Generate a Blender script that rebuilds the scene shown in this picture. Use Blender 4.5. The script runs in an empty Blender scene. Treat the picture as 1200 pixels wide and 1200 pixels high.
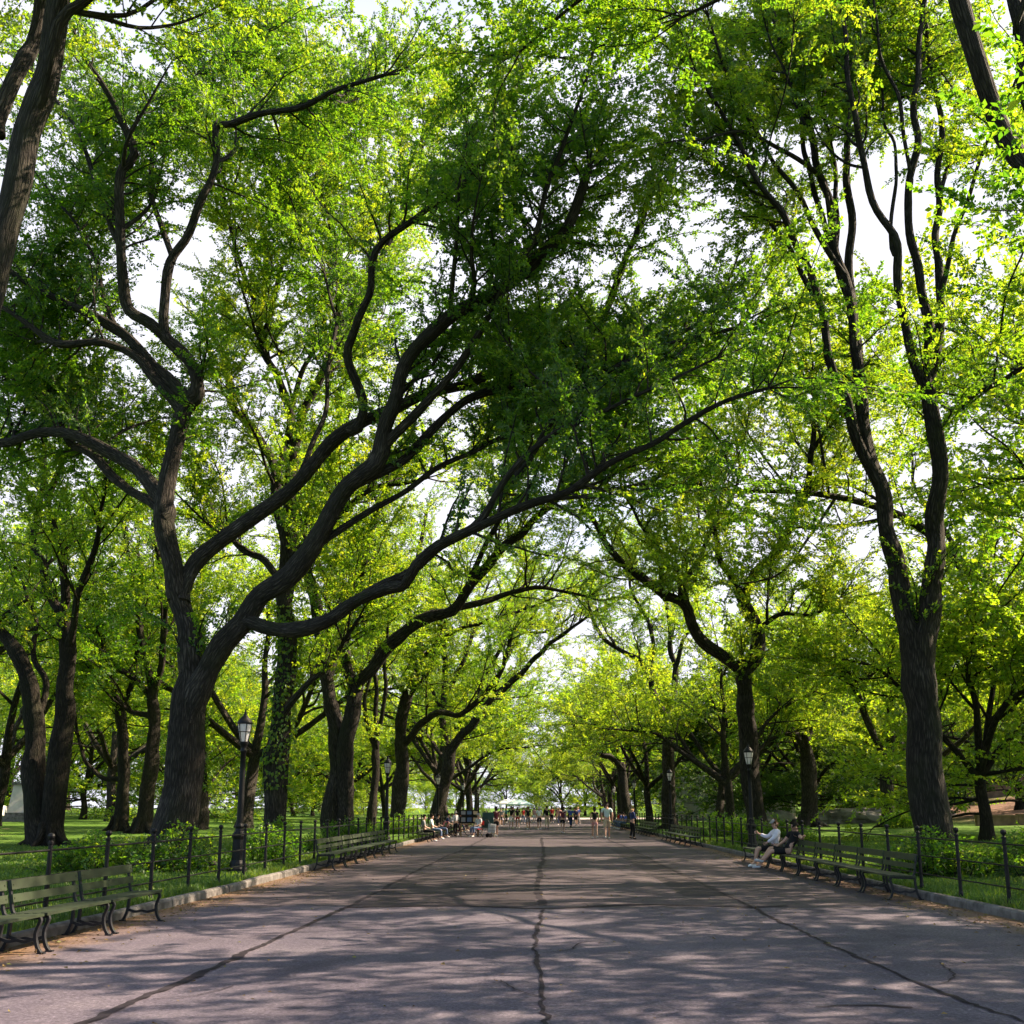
import bpy, math, random
import numpy as np
from mathutils import Vector, Matrix
R = math.radians
rng = np.random.default_rng(7)
random.seed(7)
scn = bpy.context.scene
COL = scn.collection
def V(*a): return np.array(a, float)
def unit(v):
    v = np.asarray(v, float); return v/(np.linalg.norm(v)+1e-9)

# ------------------------------------------------------------------ camera
CAMP = V(0, 0, 1.65)
FPX, PPY, PITCH, YAW = 1200.0, 703.0, 11.5, 1.64
cam_d = bpy.data.cameras.new('camera'); cam = bpy.data.objects.new('camera', cam_d); COL.objects.link(cam)
cam.location = CAMP; cam.rotation_euler = (R(90+PITCH), 0, R(YAW))
cam_d.sensor_width = 36; cam_d.lens = 36*FPX/1200; cam_d.shift_y = (PPY-600)/1200
cam_d.clip_start = .1; cam_d.clip_end = 5000
scn.camera = cam
_M = np.array(cam.rotation_euler.to_matrix())
def at(px, py, Y):
    """the point of the place seen at photograph pixel px, py whose distance along the avenue is Y"""
    d = _M @ V((px-600)/FPX, -(py-PPY)/FPX, -1)
    return CAMP + d*(Y/d[1])

# ------------------------------------------------------------------ terrain
KL, KR = -6.25, 7.0
def flare(y): return np.maximum(0, 21-np.asarray(y, float))**1.4*.012
def kerb_left(y): return KL - flare(y)*.8
def kerb_right(y): return KR + flare(y)
def smooth(a, b, x):
    t = np.clip((x-a)/(b-a), 0, 1); return t*t*(3-2*t)
def hgt(x, y):
    x = np.asarray(x, float); y = np.asarray(y, float)
    dl = np.maximum(0, kerb_left(y)-x); dr = np.maximum(0, x-kerb_right(y))
    d = np.maximum(0, dl+dr-.09)
    h = .13*np.clip(d/.25, 0, 1) + .5*smooth(1, 26, d)
    h = h + .05*np.sin(x*.31+y*.12)*smooth(1, 5, d) + .04*np.sin(y*.27-x*.17)*smooth(1, 5, d)
    hill = smooth(24, 52, x)*smooth(52, 95, y)
    h = h + 2.6*hill
    h = h + 1.0*smooth(40, 90, -x)*smooth(80, 140, y)
    pz = smooth(62, 46, np.abs(x))*smooth(142, 150, y)*smooth(195, 182, y)
    return h*(1-pz) - .02*((d <= 0) | (pz > .5))
def gz(x, y): return float(hgt(x, y))

# ------------------------------------------------------------------ mesh accumulator
class Acc:
    def __init__(s): s.v, s.f, s.uv, s.t, s.n = [], [], [], [], 0
    def add(s, v, f, uv=None, tint=None):
        v = np.asarray(v, float).reshape(-1, 3); f = np.asarray(f, int).reshape(-1, 4)
        s.v.append(v); s.f.append(f+s.n); s.n += len(v)
        s.uv.append(np.zeros((len(f)*4, 2)) if uv is None else np.asarray(uv, float).reshape(-1, 2))
        s.t.append(np.full(len(f), .5) if tint is None else np.broadcast_to(np.asarray(tint, float), (len(f),)))
    def mesh(s, name, mat, smooth_=True):
        v = np.concatenate(s.v); f = np.concatenate(s.f); uv = np.concatenate(s.uv); t = np.concatenate(s.t)
        m = bpy.data.meshes.new(name)
        m.vertices.add(len(v)); m.vertices.foreach_set('co', v.astype(np.float32).ravel())
        m.loops.add(len(f)*4); m.loops.foreach_set('vertex_index', f.astype(np.int32).ravel())
        m.polygons.add(len(f)); m.polygons.foreach_set('loop_start', np.arange(0, len(f)*4, 4, dtype=np.int32))
        m.polygons.foreach_set('use_smooth', np.full(len(f), smooth_, bool))
        u = m.uv_layers.new(name='UVMap'); u.data.foreach_set('uv', uv.astype(np.float32).ravel())
        a = m.attributes.new('tint', 'FLOAT', 'FACE'); a.data.foreach_set('value', t.astype(np.float32))
        m.update(calc_edges=True); m.materials.append(mat)
        return m
    def obj(s, name, mat, parent=None, smooth_=True, loc=None):
        o = bpy.data.objects.new(name, s.mesh(name, mat, smooth_)); COL.objects.link(o)
        if parent is not None: o.parent = parent
        if loc is not None: o.location = loc
        return o
def tag(o, label=None, cat=None, group=None, kind=None):
    for k, v in (('label', label), ('category', cat), ('group', group), ('kind', kind)):
        if v: o[k] = v
    return o
def thing(name, label, cat, loc=(0, 0, 0), rz=0, group=None):
    o = bpy.data.objects.new(name, None); COL.objects.link(o); o.empty_display_size = .2
    o.location = loc; o.rotation_euler = (0, 0, rz); return tag(o, label, cat, group)
def copy_tree(o, parent=None):
    c = o.copy(); COL.objects.link(c)
    if parent is not None: c.parent = parent
    for ch in o.children: copy_tree(ch, c)
    return c

def tube(acc, P, rad, sides=8, lump=0., flat=None, cap=True):
    P = np.asarray(P, float); n = len(P); rad = np.broadcast_to(np.asarray(rad, float), (n,))
    T = np.gradient(P, axis=0); T /= (np.linalg.norm(T, axis=1, keepdims=True)+1e-9)
    ref = V(1, 0, 0) if abs(T[0][0]) < .8 else V(0, 1, 0)
    N = np.zeros((n, 3)); N[0] = unit(ref-T[0]*(ref@T[0]))
    for i in range(1, n):
        w = N[i-1]-T[i]*(N[i-1]@T[i]); N[i] = w/(np.linalg.norm(w)+1e-9)
    B = np.cross(T, N)
    a = np.arange(sides)*2*np.pi/sides
    L = np.concatenate([[0], np.cumsum(np.linalg.norm(np.diff(P, axis=0), axis=1))])
    rr = rad[:, None]*np.ones((1, sides))
    if lump:
        ph = random.random()*6
        rr = rr*(1+lump*(np.sin(3*a[None]+ph+.25*L[:, None])+.6*np.sin(5*a[None]+2*ph-.4*L[:, None])+.5*np.sin(2*a[None]+1.3*L[:, None]+ph)))
    v = P[:, None]+rr[..., None]*(np.cos(a)[None, :, None]*N[:, None]+np.sin(a)[None, :, None]*B[:, None])
    i = np.arange(n-1)[:, None]*sides; j = np.arange(sides)[None]; k = (j+1) % sides
    f = np.stack([i+j, i+k, i+sides+k, i+sides+j], -1).reshape(-1, 4)
    r0 = max(rad.max(), .01)
    u0 = (j/sides*2*np.pi*r0); u1 = ((j+1)/sides*2*np.pi*r0)
    off = random.random()*20
    Lc = L[:, None]+off
    uv = np.stack([np.stack([u0+0*Lc[:-1], Lc[:-1]+0*u0], -1), np.stack([u1+0*Lc[:-1], Lc[:-1]+0*u0], -1),
                   np.stack([u1+0*Lc[1:], Lc[1:]+0*u0], -1), np.stack([u0+0*Lc[1:], Lc[1:]+0*u0], -1)], 2)
    acc.add(v.reshape(-1, 3), f, uv.reshape(-1, 2))
    if cap:
        for s in (0, n-1):
            ring = v[s]; c = P[s]
            m = sides//2
            idx = [[q, (q+1) % sides, (q+2) % sides, sides] for q in range(0, sides-1, 2)]
            acc.add(np.vstack([ring, c]), idx if s else [x[::-1] for x in idx])
BOXF = [[0, 3, 2, 1], [4, 5, 6, 7], [0, 1, 5, 4], [1, 2, 6, 5], [2, 3, 7, 6], [3, 0, 4, 7]]
def box(acc, c, s, rot=None):
    x, y, z = np.asarray(s, float)/2
    v = V([-x, -y, -z], [x, -y, -z], [x, y, -z], [-x, y, -z], [-x, -y, z], [x, -y, z], [x, y, z], [-x, y, z])
    if rot is not None: v = v @ np.array(rot).T
    acc.add(v+np.asarray(c, float), BOXF)
def rotm(ax, deg): return np.array(Matrix.Rotation(R(deg), 3, ax))
def bar(acc, P, w, h, side=(0, 1, 0)):
    """flat bar along P; w across `side`, h in the plane"""
    P = np.asarray(P, float); T = np.gradient(P, axis=0); T /= np.linalg.norm(T, axis=1, keepdims=True)+1e-9
    S = np.asarray(side, float); U = np.cross(T, S); U /= np.linalg.norm(U, axis=1, keepdims=True)+1e-9
    w = np.broadcast_to(w, (len(P),))[:, None]; h = np.broadcast_to(h, (len(P),))[:, None]
    v = np.stack([P-S*w/2-U*h/2, P+S*w/2-U*h/2, P+S*w/2+U*h/2, P-S*w/2+U*h/2], 1)
    n = len(P); i = np.arange(n-1)[:, None]*4; j = np.arange(4)[None]; k = (j+1) % 4
    f = np.stack([i+j, i+k, i+4+k, i+4+j], -1).reshape(-1, 4)
    acc.add(v.reshape(-1, 3), np.vstack([f, [[3, 2, 1, 0]], [[n*4-4, n*4-3, n*4-2, n*4-1]]]))
def lathe(acc, prof, sides=12, c=(0, 0, 0)):
    prof = np.asarray(prof, float); n = len(prof); a = np.arange(sides)*2*np.pi/sides
    v = np.stack([prof[:, 0:1]*np.cos(a), prof[:, 0:1]*np.sin(a), prof[:, 1:2]+0*a], -1).reshape(-1, 3)+np.asarray(c, float)
    i = np.arange(n-1)[:, None]*sides; j = np.arange(sides)[None]; k = (j+1) % sides
    acc.add(v, np.stack([i+j, i+k, i+sides+k, i+sides+j], -1).reshape(-1, 4))
def ball(acc, c, r, sides=10, sz=1.):
    t = np.linspace(-np.pi/2, np.pi/2, 7)
    lathe(acc, np.stack([np.maximum(r*np.cos(t), .0005), r*sz*np.sin(t)], 1), sides, c)
def spline(P, step=.35, closed=False):
    P = np.asarray(P, float); n = len(P)
    if n < 3:
        m = max(2, int(np.linalg.norm(P[-1]-P[0])/step)+1); t = np.linspace(0, 1, m)[:, None]; return P[0]*(1-t)+P[-1]*t
    Q = np.vstack([2*P[0]-P[1], P, 2*P[-1]-P[-2]]); out = []
    for i in range(1, n):
        a, b, c, d = Q[i-1], Q[i], Q[i+1], Q[i+2]
        m = max(2, int(np.linalg.norm((c-b)[:3])/step)+1); t = np.linspace(0, 1, m, endpoint=False)[:, None]
        out.append(.5*((2*b)+(-a+c)*t+(2*a-5*b+4*c-d)*t**2+(-a+3*b-3*c+d)*t**3))
    return np.vstack(out+[P[-1:]])

# ------------------------------------------------------------------ materials
def nodes(name):
    m = bpy.data.materials.new(name); m.use_nodes = True; nt = m.node_tree; nt.nodes.clear()
    o = nt.nodes.new('ShaderNodeOutputMaterial')
    def N(t, **kw):
        n = nt.nodes.new('ShaderNode'+t)
        for k, v in kw.items():
            if k in n.inputs: n.inputs[k].default_value = v
            else: setattr(n, k, v)
        return n
    def L(a, b): nt.links.new(a, b)
    return m, N, L, o
def ramp(N, stops):
    r = N('ValToRGB'); e = r.color_ramp.elements
    while len(e) < len(stops): e.new(.5)
    for q, (p, c) in zip(e, stops): q.position = p; q.color = (*c, 1)
    return r
def plain(name, col, rough=.6, metal=0., noise=.25, scale=9., bump=.0, spec=.4):
    m, N, L, o = nodes(name)
    b = N('BsdfPrincipled', Roughness=rough, Metallic=metal); b.inputs['Specular IOR Level'].default_value = spec
    tc = N('TexCoord'); n = N('TexNoise', Scale=scale, Detail=5.); L(tc.outputs['Object'], n.inputs['Vector'])
    c = np.array(col); r = ramp(N, [(.3, tuple(c*(1-noise))), (.7, tuple(np.minimum(c*(1+noise), .9)))])
    L(n.outputs['Fac'], r.inputs['Fac']); L(r.outputs['Color'], b.inputs['Base Color'])
    if bump:
        bp = N('Bump', Strength=bump, Distance=.01); L(n.outputs['Fac'], bp.inputs['Height']); L(bp.outputs['Normal'], b.inputs['Normal'])
    L(b.outputs[0], o.inputs['Surface']); return m
def leafmat(name, stops, tstops, fac=.5):
    m, N, L, o = nodes(name)
    at_ = N('Attribute', attribute_name='tint')
    r = ramp(N, stops); t = ramp(N, tstops)
    L(at_.outputs['Fac'], r.inputs['Fac']); L(at_.outputs['Fac'], t.inputs['Fac'])
    d = N('BsdfDiffuse'); tr = N('BsdfTranslucent'); gl = N('BsdfGlossy', Roughness=.55, Color=(.9, .95, .9, 1))
    L(r.outputs['Color'], d.inputs['Color']); L(t.outputs['Color'], tr.inputs['Color'])
    mx = N('MixShader'); mx.inputs[0].default_value = fac
    L(d.outputs[0], mx.inputs[1]); L(tr.outputs[0], mx.inputs[2])
    m2 = N('MixShader'); m2.inputs[0].default_value = .035
    L(mx.outputs[0], m2.inputs[1]); L(gl.outputs[0], m2.inputs[2]); L(m2.outputs[0], o.inputs['Surface']); return m
M = {}
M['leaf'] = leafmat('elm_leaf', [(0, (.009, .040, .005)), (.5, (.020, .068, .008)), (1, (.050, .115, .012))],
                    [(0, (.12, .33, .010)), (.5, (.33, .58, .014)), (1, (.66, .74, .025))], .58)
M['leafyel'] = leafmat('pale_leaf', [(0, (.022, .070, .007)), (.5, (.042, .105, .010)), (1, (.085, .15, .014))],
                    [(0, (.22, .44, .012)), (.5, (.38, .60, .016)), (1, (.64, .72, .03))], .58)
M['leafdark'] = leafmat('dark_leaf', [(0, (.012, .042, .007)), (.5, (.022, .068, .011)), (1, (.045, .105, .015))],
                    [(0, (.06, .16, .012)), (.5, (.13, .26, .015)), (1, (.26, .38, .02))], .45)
M['blade'] = leafmat('grass_blade', [(0, (.030, .075, .008)), (.5, (.055, .11, .012)), (1, (.12, .16, .03))],
                    [(0, (.10, .25, .012)), (.5, (.2, .36, .016)), (1, (.38, .48, .04))], .35)
def barkmat(name, a, b, c):
    m, N, L, o = nodes(name)
    uv = N('UVMap'); mp = N('Mapping'); mp.inputs['Scale'].default_value = (7.5, 1.5, 1); L(uv.outputs[0], mp.inputs['Vector'])
    n = N('TexNoise', Scale=2.2, Detail=7., Roughness=.62, Distortion=.5); L(mp.outputs[0], n.inputs['Vector'])
    v = N('TexVoronoi', Scale=1.7, feature='DISTANCE_TO_EDGE'); L(mp.outputs[0], v.inputs['Vector'])
    geo = N('NewGeometry'); n2 = N('TexNoise', Scale=.8, Detail=4.); L(geo.outputs['Position'], n2.inputs['Vector'])
    ma = N('Math', operation='MULTIPLY'); L(n.outputs['Fac'], ma.inputs[0])
    mr = N('MapRange'); mr.inputs['From Max'].default_value = .22; mr.inputs['To Min'].default_value = .45; L(v.outputs['Distance'], mr.inputs['Value']); L(mr.outputs[0], ma.inputs[1])
    r = ramp(N, [(.14, a), (.42, b), (.72, c)]); L(ma.outputs[0], r.inputs['Fac'])
    moss = N('MixRGB'); moss.inputs['Color2'].default_value = (.024, .028, .011, 1)
    mr2 = N('MapRange'); mr2.inputs['From Min'].default_value = .52; mr2.inputs['From Max'].default_value = .72; mr2.inputs['To Max'].default_value = .55; L(n2.outputs['Fac'], mr2.inputs['Value'])
    L(mr2.outputs[0], moss.inputs['Fac']); L(r.outputs['Color'], moss.inputs['Color1'])
    n3 = N('TexNoise', Scale=1.7, Detail=5.); L(geo.outputs['Position'], n3.inputs['Vector']); mr3 = N('MapRange'); mr3.inputs['From Min'].default_value = .5; mr3.inputs['From Max'].default_value = .72; mr3.inputs['To Max'].default_value = .9; L(n3.outputs['Fac'], mr3.inputs['Value'])
    pale = N('MixRGB', blend_type='MULTIPLY'); pale.inputs['Color2'].default_value = (1.75, 1.75, 1.8, 1); L(mr3.outputs[0], pale.inputs['Fac']); L(moss.outputs[0], pale.inputs['Color1'])
    bs = N('BsdfPrincipled', Roughness=.9); bs.inputs['Specular IOR Level'].default_value = .2
    L(pale.outputs[0], bs.inputs['Base Color'])
    bp = N('Bump', Strength=1., Distance=.09); L(ma.outputs[0], bp.inputs['Height']); L(bp.outputs['Normal'], bs.inputs['Normal'])
    L(bs.outputs[0], o.inputs['Surface']); return m
M['bark'] = barkmat('elm_bark', (.007, .006, .005), (.034, .029, .024), (.098, .083, .068))
M['barkdark'] = barkmat('dark_bark', (.006, .005, .004), (.022, .018, .013), (.058, .047, .035))
M['iron'] = plain('black_iron', (.006, .006, .007), .5, .0, .3, 14, .15, .25)
M['ironblue'] = plain('grey_cast_iron', (.013, .014, .018), .5, 0, .35, 20, .2, .35)
M['benchgreen'] = plain('dark_green_wood', (.020, .031, .013), .55, 0, .4, 6, .25, .5)
M['stone'] = plain('kerb_stone', (.13, .12, .112), .85, 0, .5, 5, .4, .3)
M['rock'] = plain('park_rock', (.20, .185, .17), .9, 0, .55, 1.2, .6, .3)
M['skin'] = plain('skin', (.50, .30, .22), .55, 0, .06, 6)
M['skindark'] = plain('tan_skin', (.30, .17, .11), .55, 0, .06, 6)
def cloth(name, c): M[name] = plain(name+'_cloth', c, .85, 0, .12, 8, .1, .2); return M[name]
for n_, c_ in dict(black=(.012, .012, .014), white=(.78, .78, .78), lightgrey=(.5, .52, .55), navy=(.03, .045, .13), khaki=(.50, .42, .30), maroon=(.13, .03, .045),
                   blue=(.05, .10, .38), pink=(.62, .33, .33), red=(.55, .03, .03), purple=(.20, .14, .24), lilac=(.72, .70, .80), grey=(.22, .22, .23), teal=(.08, .32, .34),
                   paleaqua=(.55, .72, .72), denim=(.09, .13, .22), hairdark=(.018, .013, .01), hairbrown=(.10, .055, .03), hairgrey=(.35, .33, .31), hairfair=(.40, .28, .14), wood=(.3, .19, .1), tan=(.42, .31, .2)).items(): cloth(n_, c_)
def glassmat():
    m, N, L, o = nodes('frosted_glass')
    b = N('BsdfPrincipled', Roughness=.35); b.inputs['Base Color'].default_value = (.82, .82, .84, 1)
    t = N('BsdfTranslucent', Color=(.85, .85, .87, 1)); mx = N('MixShader'); mx.inputs[0].default_value = .5
    L(b.outputs[0], mx.inputs[1]); L(t.outputs[0], mx.inputs[2]); L(mx.outputs[0], o.inputs['Surface']); return m
M['glass'] = glassmat()
def asphalt(name='asphalt', mult=1.):
    m, N, L, o = nodes(name)
    g = N('NewGeometry'); sp = N('SeparateXYZ'); L(g.outputs['Position'], sp.inputs[0])
    fine = N('TexNoise', Scale=24., Detail=5., Roughness=.85); L(g.outputs['Position'], fine.inputs['Vector'])
    agg = N('TexVoronoi', Scale=48.); L(g.outputs['Position'], agg.inputs['Vector'])
    mid = N('TexNoise', Scale=1.4, Detail=7., Roughness=.62); L(g.outputs['Position'], mid.inputs['Vector'])
    big = N('TexNoise', Scale=.22, Detail=4.); L(g.outputs['Position'], big.inputs['Vector'])
    r = ramp(N, [(.3, (.068, .060, .082)), (.5, (.108, .095, .120)), (.72, (.162, .143, .164))])
    s1 = N('Math', operation='MULTIPLY_ADD'); s1.inputs[1].default_value = .55; L(mid.outputs['Fac'], s1.inputs[0])
    s2 = N('Math', operation='MULTIPLY'); s2.inputs[1].default_value = .45; L(big.outputs['Fac'], s2.inputs[0]); L(s2.outputs[0], s1.inputs[2])
    L(s1.outputs[0], r.inputs['Fac'])
    # the resurfaced lengths: a darker browner coat beyond the cross joint, strips of their own between the seams
    wob = N('Math', operation='MULTIPLY_ADD'); wob.inputs[1].default_value = 3.2; L(mid.outputs['Fac'], wob.inputs[0]); L(sp.outputs['Y'], wob.inputs[2])
    far = N('Math', operation='GREATER_THAN'); far.inputs[1].default_value = 19.6; L(wob.outputs[0], far.inputs[0])
    mx = N('MixRGB', blend_type='MULTIPLY'); mx.inputs['Color2'].default_value = (.74, .70, .64, 1); L(far.outputs[0], mx.inputs['Fac']); L(r.outputs[0], mx.inputs['Color1'])
    wx = N('Math', operation='MULTIPLY_ADD'); wx.inputs[1].default_value = .25; L(mid.outputs['Fac'], wx.inputs[0]); L(sp.outputs['X'], wx.inputs[2])
    lft = N('Math', operation='LESS_THAN'); lft.inputs[1].default_value = -3.2; L(wx.outputs[0], lft.inputs[0])
    mx2 = N('MixRGB', blend_type='MULTIPLY'); mx2.inputs['Color2'].default_value = (1.12, 1.1, 1.08, 1); L(lft.outputs[0], mx2.inputs['Fac']); L(mx.outputs[0], mx2.inputs['Color1'])
    # grit and dry dirt swept against the kerbs
    ed = N('Math', operation='ABSOLUTE'); ex = N('Math', operation='ADD'); ex.inputs[1].default_value = -.4; L(sp.outputs['X'], ex.inputs[0]); L(ex.outputs[0], ed.inputs[0])
    em = N('MapRange'); em.inputs['From Min'].default_value = 5.8; em.inputs['From Max'].default_value = 6.7
    ea = N('Math', operation='MULTIPLY_ADD'); ea.inputs[1].default_value = 1.6; L(mid.outputs['Fac'], ea.inputs[0]); eb = N('Math', operation='SUBTRACT'); eb.inputs[1].default_value = .8; L(ed.outputs[0], eb.inputs[0]); L(eb.outputs[0], ea.inputs[2]); L(ea.outputs[0], em.inputs['Value'])
    mx3 = N('MixRGB'); mx3.inputs['Color2'].default_value = (.20, .125, .075, 1); L(em.outputs[0], mx3.inputs['Fac']); L(mx2.outputs[0], mx3.inputs['Color1'])
    fr = ramp(N, [(.34, (.35, .35, .37)), (.5, (.95, .95, .95)), (.60, (1.1, 1.1, 1.1)), (.70, (2.6, 2.5, 2.5))]); L(fine.outputs['Fac'], fr.inputs['Fac'])
    mx4 = N('MixRGB', blend_type='MULTIPLY'); mx4.inputs['Fac'].default_value = .8; L(mx3.outputs[0], mx4.inputs['Color1']); L(fr.outputs[0], mx4.inputs['Color2'])
    ar = ramp(N, [(0, (.6, .6, .6)), (.85, (1.15, 1.15, 1.15)), (1, (2.1, 2.1, 2.1))]); L(agg.outputs['Color'], ar.inputs['Fac'])
    mx5 = N('MixRGB', blend_type='MULTIPLY'); mx5.inputs['Fac'].default_value = .8; L(mx4.outputs[0], mx5.inputs['Color1']); L(ar.outputs[0], mx5.inputs['Color2'])
    st = N('TexNoise', Scale=.9, Detail=6., Roughness=.6, Distortion=.6); smap = N('Mapping'); smap.inputs['Scale'].default_value = (1, .55, 1); smap.inputs['Location'].default_value = (7, 3, 0); L(g.outputs['Position'], smap.inputs['Vector']); L(smap.outputs[0], st.inputs['Vector'])
    sr = ramp(N, [(.30, (.62, .62, .64)), (.42, (.95, .95, .95)), (.60, (1.02, 1.02, 1.02)), (.74, (1.22, 1.2, 1.18))]); L(st.outputs['Fac'], sr.inputs['Fac'])
    mx6 = N('MixRGB', blend_type='MULTIPLY'); mx6.inputs['Fac'].default_value = .9; L(mx5.outputs[0], mx6.inputs['Color1']); L(sr.outputs[0], mx6.inputs['Color2'])
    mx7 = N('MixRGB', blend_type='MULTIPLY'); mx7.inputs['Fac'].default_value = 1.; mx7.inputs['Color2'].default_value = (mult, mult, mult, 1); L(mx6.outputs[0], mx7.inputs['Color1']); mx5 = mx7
    b = N('BsdfPrincipled', Roughness=.78); b.inputs['Specular IOR Level'].default_value = .12; L(mx5.outputs[0], b.inputs['Base Color'])
    bp = N('Bump', Strength=.5, Distance=.008); L(fine.outputs['Fac'], bp.inputs['Height']); L(bp.outputs['Normal'], b.inputs['Normal'])
    L(b.outputs[0], o.inputs['Surface']); return m
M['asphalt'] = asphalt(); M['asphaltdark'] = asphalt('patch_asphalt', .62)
M['crack'] = plain('tar_seam', (.026, .022, .027), .85, 0, .4, 8, .3, .1)
def lawn():
    m, N, L, o = nodes('lawn_soil')
    g = N('NewGeometry'); sp = N('SeparateXYZ'); L(g.outputs['Position'], sp.inputs[0])
    n = N('TexNoise', Scale=.5, Detail=8., Roughness=.65); L(g.outputs['Position'], n.inputs['Vector'])
    f = N('TexNoise', Scale=9., Detail=4., Roughness=.7); L(g.outputs['Position'], f.inputs['Vector'])
    r = ramp(N, [(.3, (.045, .085, .014)), (.52, (.075, .15, .018)), (.75, (.13, .19, .03))]); L(f.outputs['Fac'], r.inputs['Fac'])
    # worn earth: a bare bank on the right and scattered bald spots
    bx = N('MapRange'); bx.inputs['From Min'].default_value = 27; bx.inputs['From Max'].default_value = 33; L(sp.outputs['X'], bx.inputs['Value'])
    by = N('MapRange'); by.inputs['From Min'].default_value = 64; by.inputs['From Max'].default_value = 70; L(sp.outputs['Y'], by.inputs['Value'])
    bz = N('MapRange'); bz.inputs['From Min'].default_value = 104; bz.inputs['From Max'].default_value = 96; L(sp.outputs['Y'], bz.inputs['Value'])
    p = N('Math', operation='MULTIPLY'); L(bx.outputs[0], p.inputs[0]); L(by.outputs[0], p.inputs[1])
    p2 = N('Math', operation='MULTIPLY'); L(p.outputs[0], p2.inputs[0]); L(bz.outputs[0], p2.inputs[1])
    sm = N('MapRange'); sm.inputs['From Min'].default_value = .62; sm.inputs['From Max'].default_value = .74; L(n.outputs['Fac'], sm.inputs['Value'])
    mxm = N('Math', operation='MAXIMUM'); L(p2.outputs[0], mxm.inputs[0]); L(sm.outputs[0], mxm.inputs[1])
    er = ramp(N, [(.3, (.10, .06, .04)), (.7, (.22, .135, .10))]); L(n.outputs['Fac'], er.inputs['Fac'])
    mx = N('MixRGB'); L(mxm.outputs[0], mx.inputs['Fac']); L(r.outputs[0], mx.inputs['Color1']); L(er.outputs[0], mx.inputs['Color2'])
    b = N('BsdfPrincipled', Roughness=.95); b.inputs['Specular IOR Level'].default_value = .1; L(mx.outputs[0], b.inputs['Base Color'])
    bp = N('Bump', Strength=.8, Distance=.05); L(f.outputs['Fac'], bp.inputs['Height']); L(bp.outputs['Normal'], b.inputs['Normal'])
    L(b.outputs[0], o.inputs['Surface']); return m
M['lawn'] = lawn()

# ------------------------------------------------------------------ world and sun
SUN_AZ, SUN_EL = 70., 41.      # degrees to the right of the avenue's direction, above the horizon
w = bpy.data.worlds.new('World'); scn.world = w; w.use_nodes = True
nt = w.node_tree; nt.nodes.clear()
wo = nt.nodes.new('ShaderNodeOutputWorld'); bg = nt.nodes.new('ShaderNodeBackground'); sky = nt.nodes.new('ShaderNodeTexSky')
sky.sky_type = 'NISHITA'; sky.sun_disc = False; sky.sun_elevation = R(SUN_EL); sky.sun_rotation = R(SUN_AZ)
sky.air_density = 1.0; sky.dust_density = 2.5; sky.ozone_density = 1.0
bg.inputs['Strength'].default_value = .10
# thin bright cloud kept low and ahead, faded overhead and behind to cut ambient light
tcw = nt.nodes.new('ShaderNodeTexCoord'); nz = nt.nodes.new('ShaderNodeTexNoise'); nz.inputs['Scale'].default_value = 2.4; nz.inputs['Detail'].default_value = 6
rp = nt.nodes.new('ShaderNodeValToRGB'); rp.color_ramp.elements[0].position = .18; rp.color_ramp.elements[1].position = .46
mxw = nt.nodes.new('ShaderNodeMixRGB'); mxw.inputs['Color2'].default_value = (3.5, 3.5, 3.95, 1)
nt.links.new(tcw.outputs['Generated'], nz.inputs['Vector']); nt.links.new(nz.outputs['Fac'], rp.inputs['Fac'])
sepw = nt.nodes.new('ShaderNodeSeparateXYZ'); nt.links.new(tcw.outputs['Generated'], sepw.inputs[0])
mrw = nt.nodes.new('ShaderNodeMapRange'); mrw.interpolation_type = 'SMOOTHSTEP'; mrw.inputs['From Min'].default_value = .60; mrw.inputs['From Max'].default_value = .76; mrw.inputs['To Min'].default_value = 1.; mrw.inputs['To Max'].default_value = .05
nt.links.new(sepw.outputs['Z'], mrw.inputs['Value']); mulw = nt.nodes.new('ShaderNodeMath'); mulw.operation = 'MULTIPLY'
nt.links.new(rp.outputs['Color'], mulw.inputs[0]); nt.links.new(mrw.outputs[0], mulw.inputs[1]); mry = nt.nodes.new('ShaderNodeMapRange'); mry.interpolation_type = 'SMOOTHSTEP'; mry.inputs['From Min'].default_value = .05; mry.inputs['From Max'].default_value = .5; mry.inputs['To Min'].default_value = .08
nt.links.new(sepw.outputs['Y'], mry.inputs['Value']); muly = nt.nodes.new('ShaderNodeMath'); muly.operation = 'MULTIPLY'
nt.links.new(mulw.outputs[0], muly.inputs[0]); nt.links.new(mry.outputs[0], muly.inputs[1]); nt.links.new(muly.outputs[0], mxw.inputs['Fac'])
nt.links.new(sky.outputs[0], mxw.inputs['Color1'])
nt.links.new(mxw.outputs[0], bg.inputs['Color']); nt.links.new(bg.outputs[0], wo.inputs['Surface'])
sd = bpy.data.lights.new('sun', 'SUN'); so = bpy.data.objects.new('sun', sd); COL.objects.link(so)
sd.energy = 5.; sd.angle = R(.4); sd.color = (1., .80, .585)
SDIR = V(math.sin(R(SUN_AZ))*math.cos(R(SUN_EL)), math.cos(R(SUN_AZ))*math.cos(R(SUN_EL)), math.sin(R(SUN_EL)))
so.rotation_euler = Vector(SDIR).to_track_quat('Z', 'Y').to_euler(); so.location = (30, 30, 60)
scn.view_settings.view_transform = 'Standard'; scn.view_settings.look = 'None'
scn.view_settings.exposure = 1.72; scn.view_settings.gamma = 1
cy = scn.cycles
cy.max_bounces = 6; cy.diffuse_bounces = 2; cy.glossy_bounces = 2; cy.transmission_bounces = 4; cy.transparent_max_bounces = 4
cy.caustics_reflective = False; cy.caustics_refractive = False
cy.use_adaptive_sampling = True; cy.adaptive_threshold = .02
cy.sample_clamp_indirect = 6
cy.use_denoising = True
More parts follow.
